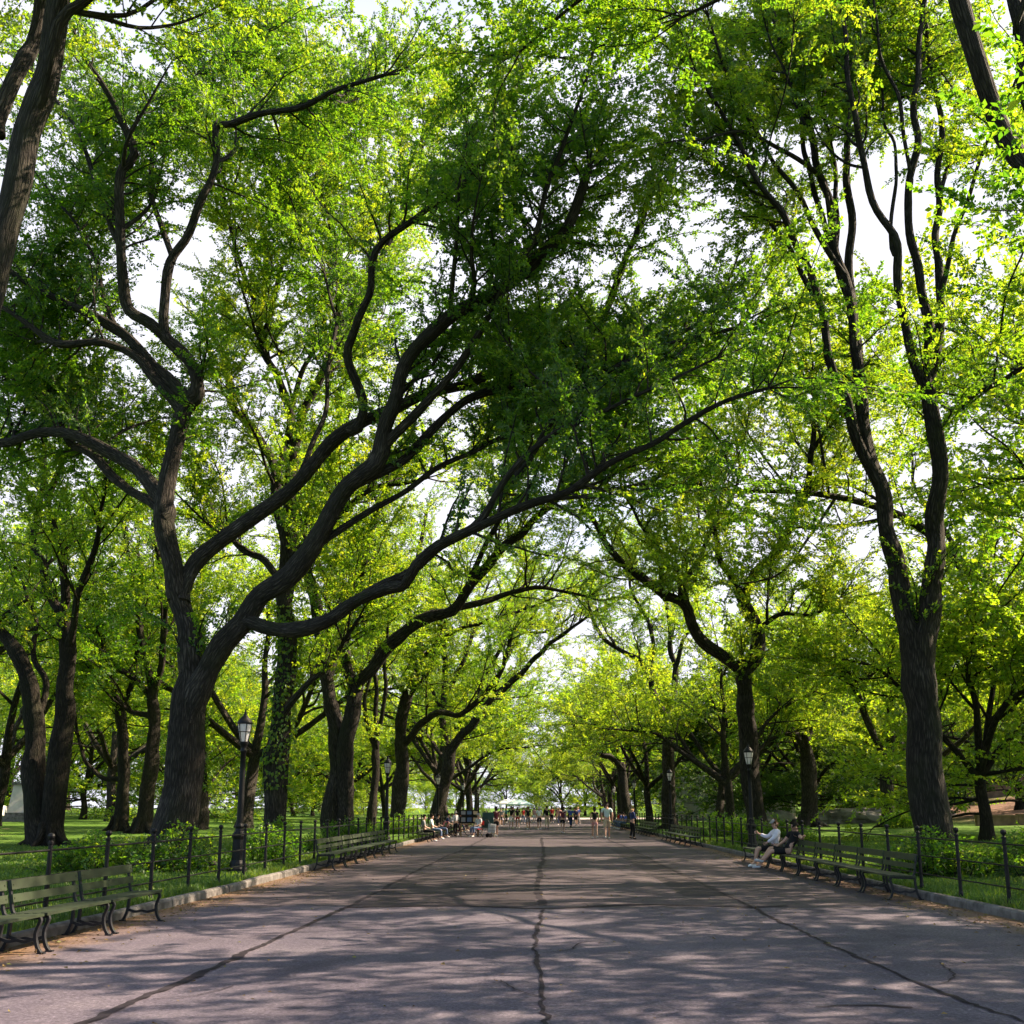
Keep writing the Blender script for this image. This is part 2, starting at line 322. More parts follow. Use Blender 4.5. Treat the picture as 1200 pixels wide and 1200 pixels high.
try: cy.denoiser = 'OPENIMAGEDENOISE'; cy.denoising_input_passes = 'RGB_ALBEDO_NORMAL'; cy.denoising_prefilter = 'ACCURATE'
except Exception: pass
# ------------------------------------------------------------------ trees
def leaves(acc, P, D, Nn, S, T, wid=.30, fold=.10):
    """one pointed leaf per row: base, two sides, tip"""
    Sd = np.cross(D, Nn); Sd /= np.linalg.norm(Sd, axis=1, keepdims=True)+1e-9
    S = S[:, None]
    mid = P+D*S*.48+Nn*S*fold
    v = np.stack([P, mid+Sd*S*wid, P+D*S-Nn*S*fold*.6, mid-Sd*S*wid], 1).reshape(-1, 3)
    acc.add(v, np.arange(len(P)*4).reshape(-1, 4), None, T)
class Twigs:
    def __init__(s): s.a, s.d, s.l, s.n, s.t = [], [], [], [], []
    def put(s, a, d, l, n, t): s.a.append(a); s.d.append(d); s.l.append(l); s.n.append(n); s.t.append(t)
    def build(s, wood, leaf, per_m, size, droop=.25, tw=.006):
        A = np.array(s.a); D = np.array(s.d); L_ = np.array(s.l); Nn = np.array(s.n); T = np.array(s.t)
        # twig wood: a slim three-sided stick each
        U = np.cross(D, Nn); e = A+D*L_[:, None]-V(0, 0, 1)*(droop*L_**2)[:, None]
        q = np.stack([A+U*tw, A-U*tw, e-U*tw*.3, e+U*tw*.3], 1); q2 = np.stack([A+Nn*tw, A-Nn*tw, e-Nn*tw*.3, e+Nn*tw*.3], 1)
        nq = len(A); F = np.arange(nq*4).reshape(-1, 4)
        wood.add(q.reshape(-1, 3), F); wood.add(q2.reshape(-1, 3), F)
        m = np.maximum(3, (L_*per_m).astype(int)); idx = np.repeat(np.arange(nq), m)
        k = np.concatenate([np.arange(x) for x in m]); t = (k+.6)/m[idx]
        side = np.where(k % 2, 1., -1.)[:, None]
        base = A[idx]+D[idx]*(L_[idx]*t)[:, None]-V(0, 0, 1)*(droop*(L_[idx]*t)**2)[:, None]
        base = base+rng.normal(0, .02, base.shape)
        d = D[idx]*.6+U[idx]*side*.8+rng.normal(0, .38, base.shape)-V(0, 0, .22)
        d /= np.linalg.norm(d, axis=1, keepdims=True)
        nn = Nn[idx]+rng.normal(0, .42, base.shape); nn -= d*(nn*d).sum(1, keepdims=True); nn /= np.linalg.norm(nn, axis=1, keepdims=True)
        S = size*rng.uniform(.5, 1.4, len(idx))
        leaves(leaf, base, d, nn, S, np.clip(T[idx]+rng.normal(0, .16, len(idx)), 0, 1))
def perp(d):
    r = rng.normal(0, 1, 3); r -= d*(r@d); return unit(r)
def branchlet(wood, tw, p, d, L_, r, tone, gap=.34, tl=(.45, 1.1), up=.05):
    """a curved branchlet with twigs spread left and right of it in a loose flat spray"""
    n = 6; pts = [p]; dd = d.copy()
    for i in range(n):
        dd = unit(dd+rng.normal(0, .16, 3)+V(0, 0, up if i < 3 else -.05)); pts.append(pts[-1]+dd*L_/n)
    P = spline(pts, .3); tube(wood, P, np.linspace(r, r*.3, len(P)), 4, cap=False)
    T = np.gradient(P, axis=0); T /= np.linalg.norm(T, axis=1, keepdims=True)
    seg = L_/len(P); s = L_*.18; k = 0
    while s < L_:
        i = min(len(P)-1, int(s/seg)); t = T[i]
        nrm = unit(V(0, 0, 1)+rng.normal(0, .35, 3)); nrm = unit(nrm-t*(nrm@t)); sd = np.cross(t, nrm)*(1 if k % 2 else -1)
        dr = unit(t*.75+sd*.8+rng.normal(0, .22, 3)+V(0, 0, .06)); n2 = unit(nrm-dr*(nrm@dr))
        f = 1-.45*s/L_
        tw.put(P[i], dr, rng.uniform(*tl)*f*min(1, .45+L_/4), n2, np.clip(tone+rng.normal(0, .1), 0, 1)); s += gap*rng.uniform(.7, 1.3); k += 1
    t = T[-1]; nrm = unit(V(0, 0, 1)-t*t[2]+1e-4); tw.put(P[-1], t, tl[1]*.8, nrm, tone)
def dress(wood, tw, P, Rd, f0, step, Lb, tone=.5, gap=.34, tl=(.45, 1.1), updir=.25, zmin=5.5, back=0.):
    """branchlets along a limb from fraction f0 on, and a fan of them at its end"""
    T = np.gradient(P, axis=0); T /= np.linalg.norm(T, axis=1, keepdims=True)
    L_ = np.concatenate([[0], np.cumsum(np.linalg.norm(np.diff(P, axis=0), axis=1))]); tot = L_[-1]
    s = tot*f0; ang = random.random()*6.28
    while s < tot:
        i = int(np.searchsorted(L_, s)); i = min(i, len(P)-1); t = T[i]
        a = perp(t); b = np.cross(t, a); ang += 2.4+rng.normal(0, .4)
        side = a*math.cos(ang)+b*math.sin(ang)
        if side[2] < -.5 and random.random() < .55: side[2] *= -1
        if P[i][2] < zmin: s += step; continue
        if side[1] < 0 and random.random() < back: side[1] *= -1
        d = unit(t*.55+side*.85+V(0, 0, updir+(.5 if P[i][2] < zmin+2 else 0)))
        fr = s/tot
        branchlet(wood, tw, P[i], d, Lb*rng.uniform(.55, 1.3)*(1.1-.45*fr), max(.010, min(.04, Rd[i]*.45)), np.clip(tone+rng.normal(0, .13), .05, .95), gap, tl)
        s += step*rng.uniform(.6, 1.4)
    for k in range(4 if P[-1][2] > zmin-1 else 0):
        branchlet(wood, tw, P[-1], unit(T[-1]+rng.normal(0, .38, 3)), Lb*rng.uniform(.7, 1.2), min(.03, max(.012, Rd[-1]*.7)), np.clip(tone+rng.normal(0, .1), 0, 1), gap, tl)
def limb_noise(P, amp):
    n = len(P)
    if n < 4: return P
    ph = rng.uniform(0, 6.28, (3, 3)); t = np.arange(n)/3.
    off = sum(np.stack([np.sin(t*(k+1)*.9+ph[k, j]) for j in range(3)], 1)/(k+1) for k in range(3))
    win = np.sin(np.linspace(0, np.pi, n))[:, None]
    return P+off*win*amp
def finish_tree(root, wood, leaf, tw, x, y, per_m, size, lm, bm, droop=.22, twr=.006):
    tw.build(wood, leaf, per_m, size, droop, twr)
    for acc in (wood, leaf):
        for v in acc.v: v -= V(x, y, 0)
    wood.obj('trunk', bm, root); leaf.obj('crown', lm, root, smooth_=False)

def pix_of(P):
    q = (P-CAMP) @ _M
    return np.stack([600-q[:, 0]/q[:, 2]*FPX, PPY+q[:, 1]/q[:, 2]*FPX], 1)
def hero(name, label, base, Y0, wbase, limbs, group='elms lining the avenue', lm='leaf', bm='bark', per_m=20, size=.135, step=.42, Lb=2.3, tone=.5,
         gap=.30, extra=0, f0=.3, cat='tree', tl=(.45, 1.1), autoleaf=True, twr=.006, ivy=None, back=0., e0=.25):
    """a tree whose limbs follow the lines read off the photograph, each limb running to a depth of its own"""
    X0 = at(base, 940, Y0)[0]; z0 = gz(X0, Y0)
    extra += 2; per_m *= 1.9 if Y0 > 40 else 2.6; size *= .70; per_m *= 1.15; Lb *= 1.3; gap *= .55; step *= .88; f0 += .06
    wood, leaf, tw = Acc(), Acc(), Twigs(); built = []
    for li, (par, dY, w0, w1, pix) in enumerate(limbs):
        pix = [tuple(map(float, p)) for p in pix]
        if par is None:
            Ys = Y0; r0 = wbase/2*Y0/FPX; start = V(X0, Y0, z0-.25); pts = [start]; px0 = (base, 975.)
            q = pix
        else:
            PP, RR, PX = built[par]
            d2 = ((PX-np.array(pix[0]))**2).sum(1); i = int(d2.argmin())
            i = max(1, i-1)
            start = PP[i]; Ys = start[1]; pts = [start]; r0 = min(w0/2*Ys/FPX, RR[i]*.92); px0 = tuple(PX[i]); q = pix
        seglen = np.concatenate([[0], np.cumsum(np.linalg.norm(np.diff(np.array([px0]+q), axis=0), axis=1))]); fr = seglen/seglen[-1]
        for (a, b), t in zip(q, fr[1:]): pts.append(at(a, b, Ys+dY*t))
        P = spline(pts, .32)
        P = limb_noise(P, .05 if par is None else .09)
        r1 = w1/2*P[-1][1]/FPX
        t = np.linspace(0, 1, len(P)); Rd = r0*(1-t)**.9+r1*(1-(1-t)**.9)
        if par is None:
            hz = P[:, 2]-z0; Rd = Rd*(1+.42*np.exp(-np.maximum(hz, 0)/.5))
        else:
            Ls = np.arange(len(P))*.32; Rd = Rd*(1+.25*np.exp(-Ls/.5))
        kn = np.interp(np.arange(len(P)), np.arange(0, len(P)+3, 2), rng.normal(0, 1, len(np.arange(0, len(P)+3, 2)))); Rd = Rd*(1+np.clip(.065*kn, -.12, .2))
        big = Rd.max()
        if par is None and w0 >= 15:
            for k in range(7):
                az = k*.9+rng.normal(0, .2); o_ = V(math.cos(az), math.sin(az), 0); rr0 = Rd[min(3, len(Rd)-1)]
                RP = spline([P[0]*V(1, 1, 0)+V(0, 0, z0)+o_*rr0*.55+V(0, 0, .75), P[0]*V(1, 1, 0)+V(0, 0, z0)+o_*rr0*1.12+V(0, 0, .22), P[0]*V(1, 1, 0)+V(0, 0, z0)+o_*rr0*rng.uniform(1.9, 2.6)-V(0, 0, .08)], .12)
                tube(wood, RP, np.linspace(rr0*.42, rr0*.14, len(RP)), 8, .05)
        tube(wood, P, Rd, 16 if big > .25 else 9 if big > .1 else 6, .075 if big > .2 else .04)
        PX = pix_of(P)
        built.append((P, Rd, PX))
        if autoleaf:
            stem = par is None or w1 >= 12
            ff = f0 if not stem else .8
            dress(wood, tw, P, Rd, ff, step, Lb, tone, gap, tl, back=back)
            for e in range(extra if not stem else 0):
                # side limbs that leave towards and away from the viewer so the crown has its depth
                i = int(len(P)*rng.uniform(e0, .85)); d = unit(np.gradient(P, axis=0)[i]); sg = 1 if e % 2 or random.random() < back else -1
                dd = unit(d*.5+V(rng.normal(0, .3), sg*1., .45)); q_ = [P[i]]; n_ = 5; LL = rng.uniform(3.0, 6.0)
                for k in range(n_): dd = unit(dd+rng.normal(0, .16, 3)+V(0, 0, .06)); q_.append(q_[-1]+dd*LL/n_)
                if q_[-1][1] < 6.5: continue
                Q = spline(q_, .35); rr = np.linspace(min(.075, Rd[i]*.55), .018, len(Q)); tube(wood, Q, rr, 6, .03)
                dress(wood, tw, Q, rr, .2, step, Lb*.9, tone, gap, tl, back=back)
    if ivy:
        P, Rd, _ = built[0]
        for (za, zb, n) in ivy:
            z = rng.uniform(za, zb, n); i = np.searchsorted(P[:, 2], z+z0).clip(0, len(P)-1); a = rng.uniform(0, 6.28, n)
            o = np.stack([np.cos(a), np.sin(a), 0*a], 1); pos = P[i]+o*(Rd[i]*1.05+rng.uniform(0, .16, n))[:, None]; pos[:, 2] = z+z0
            d = o*.4+V(0, 0, -.7)+rng.normal(0, .4, (n, 3)); d /= np.linalg.norm(d, axis=1, keepdims=True)
            nn = o+rng.normal(0, .3, o.shape); nn -= d*(nn*d).sum(1, keepdims=True); nn /= np.linalg.norm(nn, axis=1, keepdims=True)
            iv = Acc(); leaves(iv, pos-V(X0, Y0, 0), d, nn, rng.uniform(.10, .2, n), rng.uniform(.2, .9, n), .36)
    root = thing(name, label, cat, (X0, Y0, 0), 0, group)
    finish_tree(root, wood, leaf, tw, X0, Y0, per_m, size, M[lm], M[bm], twr=twr)
    if ivy: iv.obj('ivy', M['leaf'], root, smooth_=False)
    return root

def proto(name, height, fork, nl, spread, r, lm='leaf', bm='bark', lean=0., per_m=20, size=.19, step=.58, Lb=2.6, tone=.5, gap=.27, low=False, flat=.55, twr=.012, tl=(.6, 1.3), zmin=7.):
    """a whole tree grown at the origin: a leaning trunk, limbs that arch up and out, side limbs, sprays"""
    wood, leaf, tw = Acc(), Acc(), Twigs()
    az0 = random.random()*6.28
    top = V(lean*math.cos(az0), lean*math.sin(az0), fork)
    P = spline([V(0, 0, -.3), top*.35+rng.normal(0, .08, 3), top*.7+rng.normal(0, .12, 3), top], .4)
    Rd = np.linspace(r, r*.8, len(P))*(1+.5*np.exp(-np.maximum(P[:, 2], 0)/.5)); tube(wood, P, Rd, 12, .07)
    for k in range(nl):
        az = az0+k*6.283/nl+rng.normal(0, .35); el = rng.uniform(.55, 1.15) if k else 1.4
        d = V(math.cos(az)*math.cos(el), math.sin(az)*math.cos(el), math.sin(el)); n = 7
        LL = (height-fork)*rng.uniform(.85, 1.15)*(1. if k else .95); q = [top-V(0, 0, .15*k % .8)]
        for i in range(n):
            out = V(math.cos(az), math.sin(az), 0)*spread*.16*(i/n) if k else V(0, 0, 0)
            d = unit(d+rng.normal(0, .17, 3)+out+V(0, 0, .10 if i < 3 else -.04*flat)); q.append(q[-1]+d*LL/n)
        Q = spline(q, .4); rr = np.linspace(r*(.62 if k else .7), .03, len(Q)); tube(wood, Q, rr, 8, .05)
        dress(wood, tw, Q, rr, .34, step, Lb, tone, gap, tl, zmin=4 if low else zmin)
        for s in range(6):
            i = int(len(Q)*rng.uniform(.22, .8)); t = unit(np.gradient(Q, axis=0)[i]); dd = unit(t*.6+perp(t)*.8+V(0, 0, .1)); u = [Q[i]]
            L2 = LL*rng.uniform(.28, .5)
            for j in range(4): dd = unit(dd+rng.normal(0, .2, 3)+V(0, 0, .05)); u.append(u[-1]+dd*L2/4)
            U = spline(u, .4); r2 = np.linspace(rr[i]*.55, .02, len(U)); tube(wood, U, r2, 6)
            dress(wood, tw, U, r2, .2, step, Lb, np.clip(tone+rng.normal(0, .1), 0, 1), gap, tl, zmin=4 if low else zmin)
    if low:
        for k in range(9):
            z = rng.uniform(.35, .95)*fork; az = rng.uniform(0, 6.28); d = V(math.cos(az), math.sin(az), .15); q = [V(top[0]*z/fork, top[1]*z/fork, z)]
            for j in range(4): d = unit(d+rng.normal(0, .15, 3)-V(0, 0, .05)); q.append(q[-1]+d*spread*1.1/4)
            U = spline(q, .4); r2 = np.linspace(.07, .02, len(U)); tube(wood, U, r2, 6); dress(wood, tw, U, r2, .15, step, Lb, tone, gap, tl, zmin=1.2)
    tw.build(wood, leaf, per_m, size, .2, twr)
    return (name, wood.mesh('trunk', M[bm]), leaf.mesh('crown', M[lm], False))
def plant(pr, x, y, rz, s, label, group, cat='tree', sz=None):
    root = thing(pr[0], label, cat, (x, y, gz(x, y)-.05), rz, group)
    for nm, me in (('trunk', pr[1]), ('crown', pr[2])):
        o = bpy.data.objects.new(nm, me); COL.objects.link(o); o.parent = root
    root.scale = (s, s, s*(sz or 1)); return root

ELM = 'elms lining the avenue'
# ---- left row -------------------------------------------------------
hero('elm_tree', 'tall elm at the left edge leaning in, its bare grey stems cut by the frame', -75, 16.5, 50, [
    (None, 0, 36, 24, [(-72, 800), (-62, 640), (-45, 500), (-20, 380), (5, 280), (28, 190), (50, 95), (66, 20), (80, -90), (110, -220)]),
    (0, 1.5, 26, 14, [(-50, 520), (-38, 360), (-20, 240), (0, 145), (22, 75), (40, 10), (60, -120), (60, -240)]),
    (0, -2, 20, 5, [(40, 130), (78, 30), (105, 5), (160, -50), (240, -110), (330, -150)]),
    (0, -3, 18, 5, [(60, 40), (110, -80), (200, -160), (330, -230), (440, -260)]),
    (1, 3, 16, 5, [(0, 150), (-60, 60), (-120, -40)]),
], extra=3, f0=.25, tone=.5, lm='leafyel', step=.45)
L1 = hero('elm_tree', 'large near elm with twin fluted trunk and dark limbs sweeping low across the avenue', 203, 27, 52, [
    (None, 0, 43, 33, [(205, 960), (212, 920), (217, 880), (222, 840), (227, 790)]),
    (0, .6, 28, 18, [(226, 800), (224, 780), (216, 740), (205, 683), (198, 621), (197, 575), (202, 525), (210, 492), (231, 458)]),
    (1, -2.0, 22, 5, [(231, 460), (225, 433), (200, 400), (180, 378), (152, 358), (141, 329), (142, 283), (136, 233), (146, 200), (162, 180), (140, 130), (100, 70), (80, 20)]),
    (2, -1.5, 13, 5, [(192, 388), (193, 354), (202, 308), (221, 267), (246, 217), (249, 172), (252, 150), (270, 144), (325, 129), (367, 117), (400, 104), (450, 88)]),
    (3, 2.5, 8, 3, [(202, 302), (183, 242), (177, 196), (179, 158), (212, 121), (237, 83), (267, 58), (308, 38)]),
    (1, 1.5, 17, 4, [(217, 466), (179, 425), (137, 387), (112, 371), (83, 362), (42, 337), (17, 320), (-30, 300)]),
    (1, .5, 15, 4, [(212, 480), (185, 445), (154, 421), (121, 402), (75, 402), (40, 385), (10, 362), (-40, 340)]),
    (1, 3.0, 20, 8, [(198, 600), (183, 572), (167, 554), (133, 533), (83, 512), (33, 510), (0, 517), (-60, 525)]),
    (1, 4.0, 16, 5, [(198, 640), (183, 596), (150, 570), (125, 545), (80, 520), (40, 460), (10, 440)]),
    (1, 3.5, 21, 5, [(214, 690), (229, 662), (250, 642), (300, 604), (350, 560), (390, 520), (420, 500), (465, 480), (500, 460), (560, 440), (625, 420), (690, 390), (710, 355), (730, 310), (755, 255), (765, 200)]),
    (9, -4.0, 13, 3, [(420, 502), (426, 470), (406, 418), (415, 388), (430, 340), (445, 295), (490, 255), (525, 230), (552, 200), (600, 120), (620, 60)]),
    (0, -3.0, 29, 11, [(224, 830), (245, 785), (263, 757), (283, 733), (300, 707), (320, 687), (340, 667), (363, 645), (386, 610), (415, 570), (440, 545), (450, 520), (455, 485), (470, 430), (520, 380), (600, 330), (660, 270), (690, 200)]),
    (11, -7.0, 18, 4, [(290, 728), (320, 738), (350, 737), (390, 722), (413, 707), (450, 693), (477, 685), (493, 663), (517, 640), (550, 617), (580, 604), (625, 590), (660, 580), (715, 545), (765, 520), (800, 495), (850, 470), (900, 455)]),
    (12, -1.5, 12, 4, [(400, 712), (440, 690), (485, 672), (525, 635), (565, 605), (610, 545), (660, 480), (720, 430), (790, 400), (860, 385)]),
    (11, 3.0, 14, 4, [(420, 565), (470, 540), (520, 490), (580, 460), (650, 440), (730, 410), (800, 390), (850, 350)]),
    (11, -3.0, 12, 3, [(450, 520), (500, 470), (560, 400), (610, 300), (640, 220), (680, 120), (700, 40)]),
    (12, -1.5, 9, 3, [(560, 612), (600, 560), (640, 520), (700, 480), (770, 450), (840, 420)]),
    (2, 3, 8, 3, [(140, 290), (120, 230), (95, 170), (70, 120), (40, 90)]),
    (5, 2, 7, 2, [(140, 390), (118, 340), (105, 290), (70, 240), (40, 200)]),
    (4, 3, 6, 2, [(240, 85), (260, 110), (300, 180), (330, 210), (350, 260)]),
    (9, 3, 8, 3, [(350, 560), (372, 500), (385, 440), (395, 390), (380, 320)]),
    (11, 2, 9, 3, [(365, 645), (430, 600), (500, 560), (570, 520), (650, 500), (720, 470)]),
], extra=2, f0=.34, step=.38, tone=.30, Lb=2.1, back=.88, e0=.45)
hero('elm_tree', 'straight ivy hung elm standing behind the nearest left lamp', 322, 38, 27, [
    (None, 0, 25, 16, [(322, 960), (326, 900), (330, 850), (334, 800), (336, 740), (336, 690), (340, 600), (342, 540)]),
    (0, -3, 9, 4, [(332, 836), (350, 815), (364, 800), (382, 780), (398, 760), (420, 725)]),
    (0, 4, 15, 4, [(336, 640), (325, 580), (318, 540), (290, 500), (270, 460), (262, 420), (240, 380)]),
    (0, -2, 13, 4, [(341, 560), (350, 500), (372, 450), (392, 400), (398, 330), (390, 260), (380, 200)]),
    (0, 2, 12, 4, [(342, 545), (338, 480), (322, 440), (305, 380), (310, 300), (300, 230)]),
    (0, 3, 10, 4, [(336, 700), (310, 660), (280, 640), (250, 600), (235, 560)]),
    (0, -4, 10, 4, [(338, 660), (370, 620), (400, 600), (440, 575), (500, 560)]),
    (2, 2, 8, 3, [(325, 580), (340, 480), (365, 420), (400, 380), (440, 300), (450, 220)]),
    (3, 3, 8, 3, [(392, 400), (430, 330), (470, 260), (490, 180), (520, 100)]),
    (4, -3, 7, 3, [(305, 380), (280, 300), (260, 220), (230, 150), (210, 80)]),
    (4, 3, 7, 3, [(306, 400), (330, 320), (350, 240), (345, 150), (360, 60)]),
], extra=2, tone=.6, ivy=[(2.2, 9, 1700)])
hero('elm_tree', 'elm with two stout stems side by side, throwing one long limb over the avenue', 400, 48, 22, [
    (None, 0, 20, 17, [(404, 960), (405, 920), (406, 880), (413, 835), (418, 800)]),
    (None, .8, 18, 11, [(388, 960), (394, 910), (392, 860), (388, 820), (382, 790), (374, 740), (366, 690), (350, 640)]),
    (0, -2, 14, 6, [(416, 806), (407, 780), (403, 745), (415, 700), (430, 650), (440, 600), (470, 540), (490, 480)]),
    (0, -4, 16, 6, [(420, 798), (437, 783), (457, 757), (483, 737), (503, 723), (527, 715), (545, 697), (580, 655), (605, 630), (620, 612), (650, 585), (690, 560), (740, 545)]),
    (3, 3, 9, 3, [(527, 715), (560, 706), (600, 695), (650, 690), (690, 700)]),
    (3, -2, 8, 3, [(545, 697), (570, 640), (590, 590), (600, 540), (640, 490)]),
    (1, 3, 10, 4, [(384, 800), (400, 740), (396, 690), (385, 650), (380, 600), (395, 540), (410, 480)]),
    (2, 3, 9, 3, [(407, 730), (390, 690), (370, 660), (350, 600), (345, 540)]),
], extra=1, tone=.55)
hero('young_tree', 'slender three stemmed dark tree between the twin elm and the second left lamp', 436, 58, 11, [
    (None, 0, 10, 8, [(436, 950), (439, 900), (441, 870)]),
    (0, 0, 6, 2, [(440, 880), (432, 850), (428, 820), (432, 780), (428, 730), (424, 680)]),
    (0, 1, 7, 2, [(441, 872), (442, 820), (438, 770), (440, 720), (442, 660)]),
    (0, -1, 6, 2, [(441, 872), (448, 830), (453, 780), (455, 730), (462, 680)]),
], group=None, bm='barkdark', lm='leafyel', tone=.6, size=.17, per_m=15, f0=.4, Lb=1.8)
hero('elm_tree', 'elm forking at half height beside the second left lamp', 468, 68, 19, [
    (None, 0, 17, 12, [(467, 950), (471, 900), (471, 850), (476, 820), (482, 805)]),
    (0, 1, 10, 4, [(482, 806), (489, 787), (493, 765), (487, 740), (480, 700), (490, 650), (500, 600)]),
    (0, -3, 9, 4, [(473, 872), (482, 862), (493, 847), (513, 837), (540, 838), (560, 820), (590, 780), (600, 740)]),
    (0, 2, 7, 3, [(479, 815), (465, 800), (455, 780), (440, 740), (430, 700)]),
    (1, -2, 6, 2, [(490, 775), (510, 760), (530, 742), (555, 730), (600, 720), (650, 700)]),
    (0, -2, 7, 3, [(478, 815), (500, 790), (512, 750), (520, 700), (540, 650)]),
], extra=1, tone=.55, size=.17, per_m=15, step=.55)
hero('elm_tree', 'elm leaning right over the vendor stall with fanned upswept limbs', 510, 84, 17, [
    (None, 0, 15, 12, [(512, 950), (520, 920), (526, 890), (529, 872)]),
    (0, -1, 9, 3, [(524, 900), (521, 860), (518, 830), (522, 780), (520, 740), (510, 700), (505, 640)]),
    (0, -5, 10, 2, [(529, 880), (540, 862), (550, 853), (563, 838), (573, 823), (597, 800), (620, 780), (642, 757), (667, 737), (693, 720), (730, 700)]),
    (2, 2, 6, 2, [(553, 850), (560, 820), (568, 790), (585, 760), (600, 740), (640, 740), (680, 715)]),
    (2, -2, 5, 2, [(575, 822), (585, 790), (600, 760), (625, 720), (645, 690)]),
    (0, 2, 6, 2, [(522, 895), (512, 880), (505, 865), (490, 850), (478, 840)]),
    (1, 1, 6, 2, [(519, 820), (535, 790), (550, 760), (558, 720), (575, 680)]),
    (1, -1, 5, 2, [(520, 845), (505, 810), (490, 790), (480, 750)]),
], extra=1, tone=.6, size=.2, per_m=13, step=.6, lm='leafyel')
# ---- deeper left lawn ---------------------------------------------------
hero('elm_tree', 'broad double trunked elm out on the left lawn behind the near bench', 60, 38, 28, [
    (None, 0, 25, 17, [(60, 965), (68, 900), (76, 830), (79, 780), (78, 735), (70, 715)]),
    (None, 1, 20, 13, [(44, 965), (40, 920), (41, 870), (36, 825), (28, 780), (10, 750), (-20, 720)]),
    (0, 2, 12, 4, [(70, 716), (60, 700), (50, 665), (42, 640), (46, 590), (52, 545), (50, 490)]),
    (0, -2, 12, 4, [(74, 720), (78, 690), (66, 640), (58, 600), (70, 550), (90, 500), (95, 460)]),
    (0, -3, 10, 4, [(79, 760), (90, 720), (104, 670), (115, 610), (125, 570)]),
    (1, 3, 9, 3, [(40, 850), (55, 800), (42, 770), (38, 720), (20, 670), (0, 650)]),
], group='old trees on the lawn', bm='barkdark', extra=0, tone=.5, lm='leaf', step=.6)
hero('elm_tree', 'dark elm with spreading forked limbs just left of the twin fluted trunk', 168, 54, 18, [
    (None, 0, 17, 13, [(170, 950), (178, 890), (180, 840), (178, 815)]),
    (0, 2, 9, 3, [(178, 820), (160, 798), (140, 782), (125, 770), (105, 762), (87, 754), (60, 720)]),
    (0, -1, 9, 3, [(178, 815), (172, 771), (162, 735), (158, 700), (150, 640), (140, 600)]),
    (0, -2, 9, 3, [(179, 815), (190, 770), (196, 720), (190, 680), (180, 620), (190, 570)]),
    (0, 3, 7, 3, [(177, 840), (150, 830), (130, 800), (115, 780), (95, 800)]),
], group='old trees on the lawn', bm='barkdark', extra=1, tone=.45, size=.16, per_m=16, lm='leaf', step=.6)
hero('elm_tree', 'dark elm with crooked low arm reaching left, between the lawn elms', 141, 56, 16, [
    (None, 0, 15, 11, [(143, 950), (146, 900), (143, 860), (140, 830)]),
    (0, 1, 7, 2, [(145, 915), (120, 912), (105, 900), (95, 880), (90, 850), (88, 820)]),
    (0, 2, 8, 3, [(141, 835), (135, 790), (120, 750), (115, 700), (100, 650)]),
    (0, -2, 7, 3, [(141, 838), (155, 800), (160, 760), (170, 700), (160, 640)]),
], group='old trees on the lawn', bm='barkdark', tone=.55, size=.17, per_m=15, lm='leafyel', extra=0)
hero('ivy_clad_tree', 'short ivy clad trunk in the sun just right of the twin fluted trunk', 237, 60, 13, [
    (None, 0, 12, 9, [(237, 950), (236, 900), (235, 860), (238, 820), (240, 780)]),
    (0, 2, 6, 2, [(236, 840), (225, 810), (210, 790), (190, 770)]),
    (0, -2, 6, 2, [(239, 800), (255, 760), (275, 740), (300, 700)]),
    (0, 1, 6, 2, [(240, 785), (240, 740), (230, 700), (240, 650)]),
], group='old trees on the lawn', tone=.6, size=.18, per_m=14, lm='leafyel', ivy=[(2.2, 7, 1500)], extra=1)
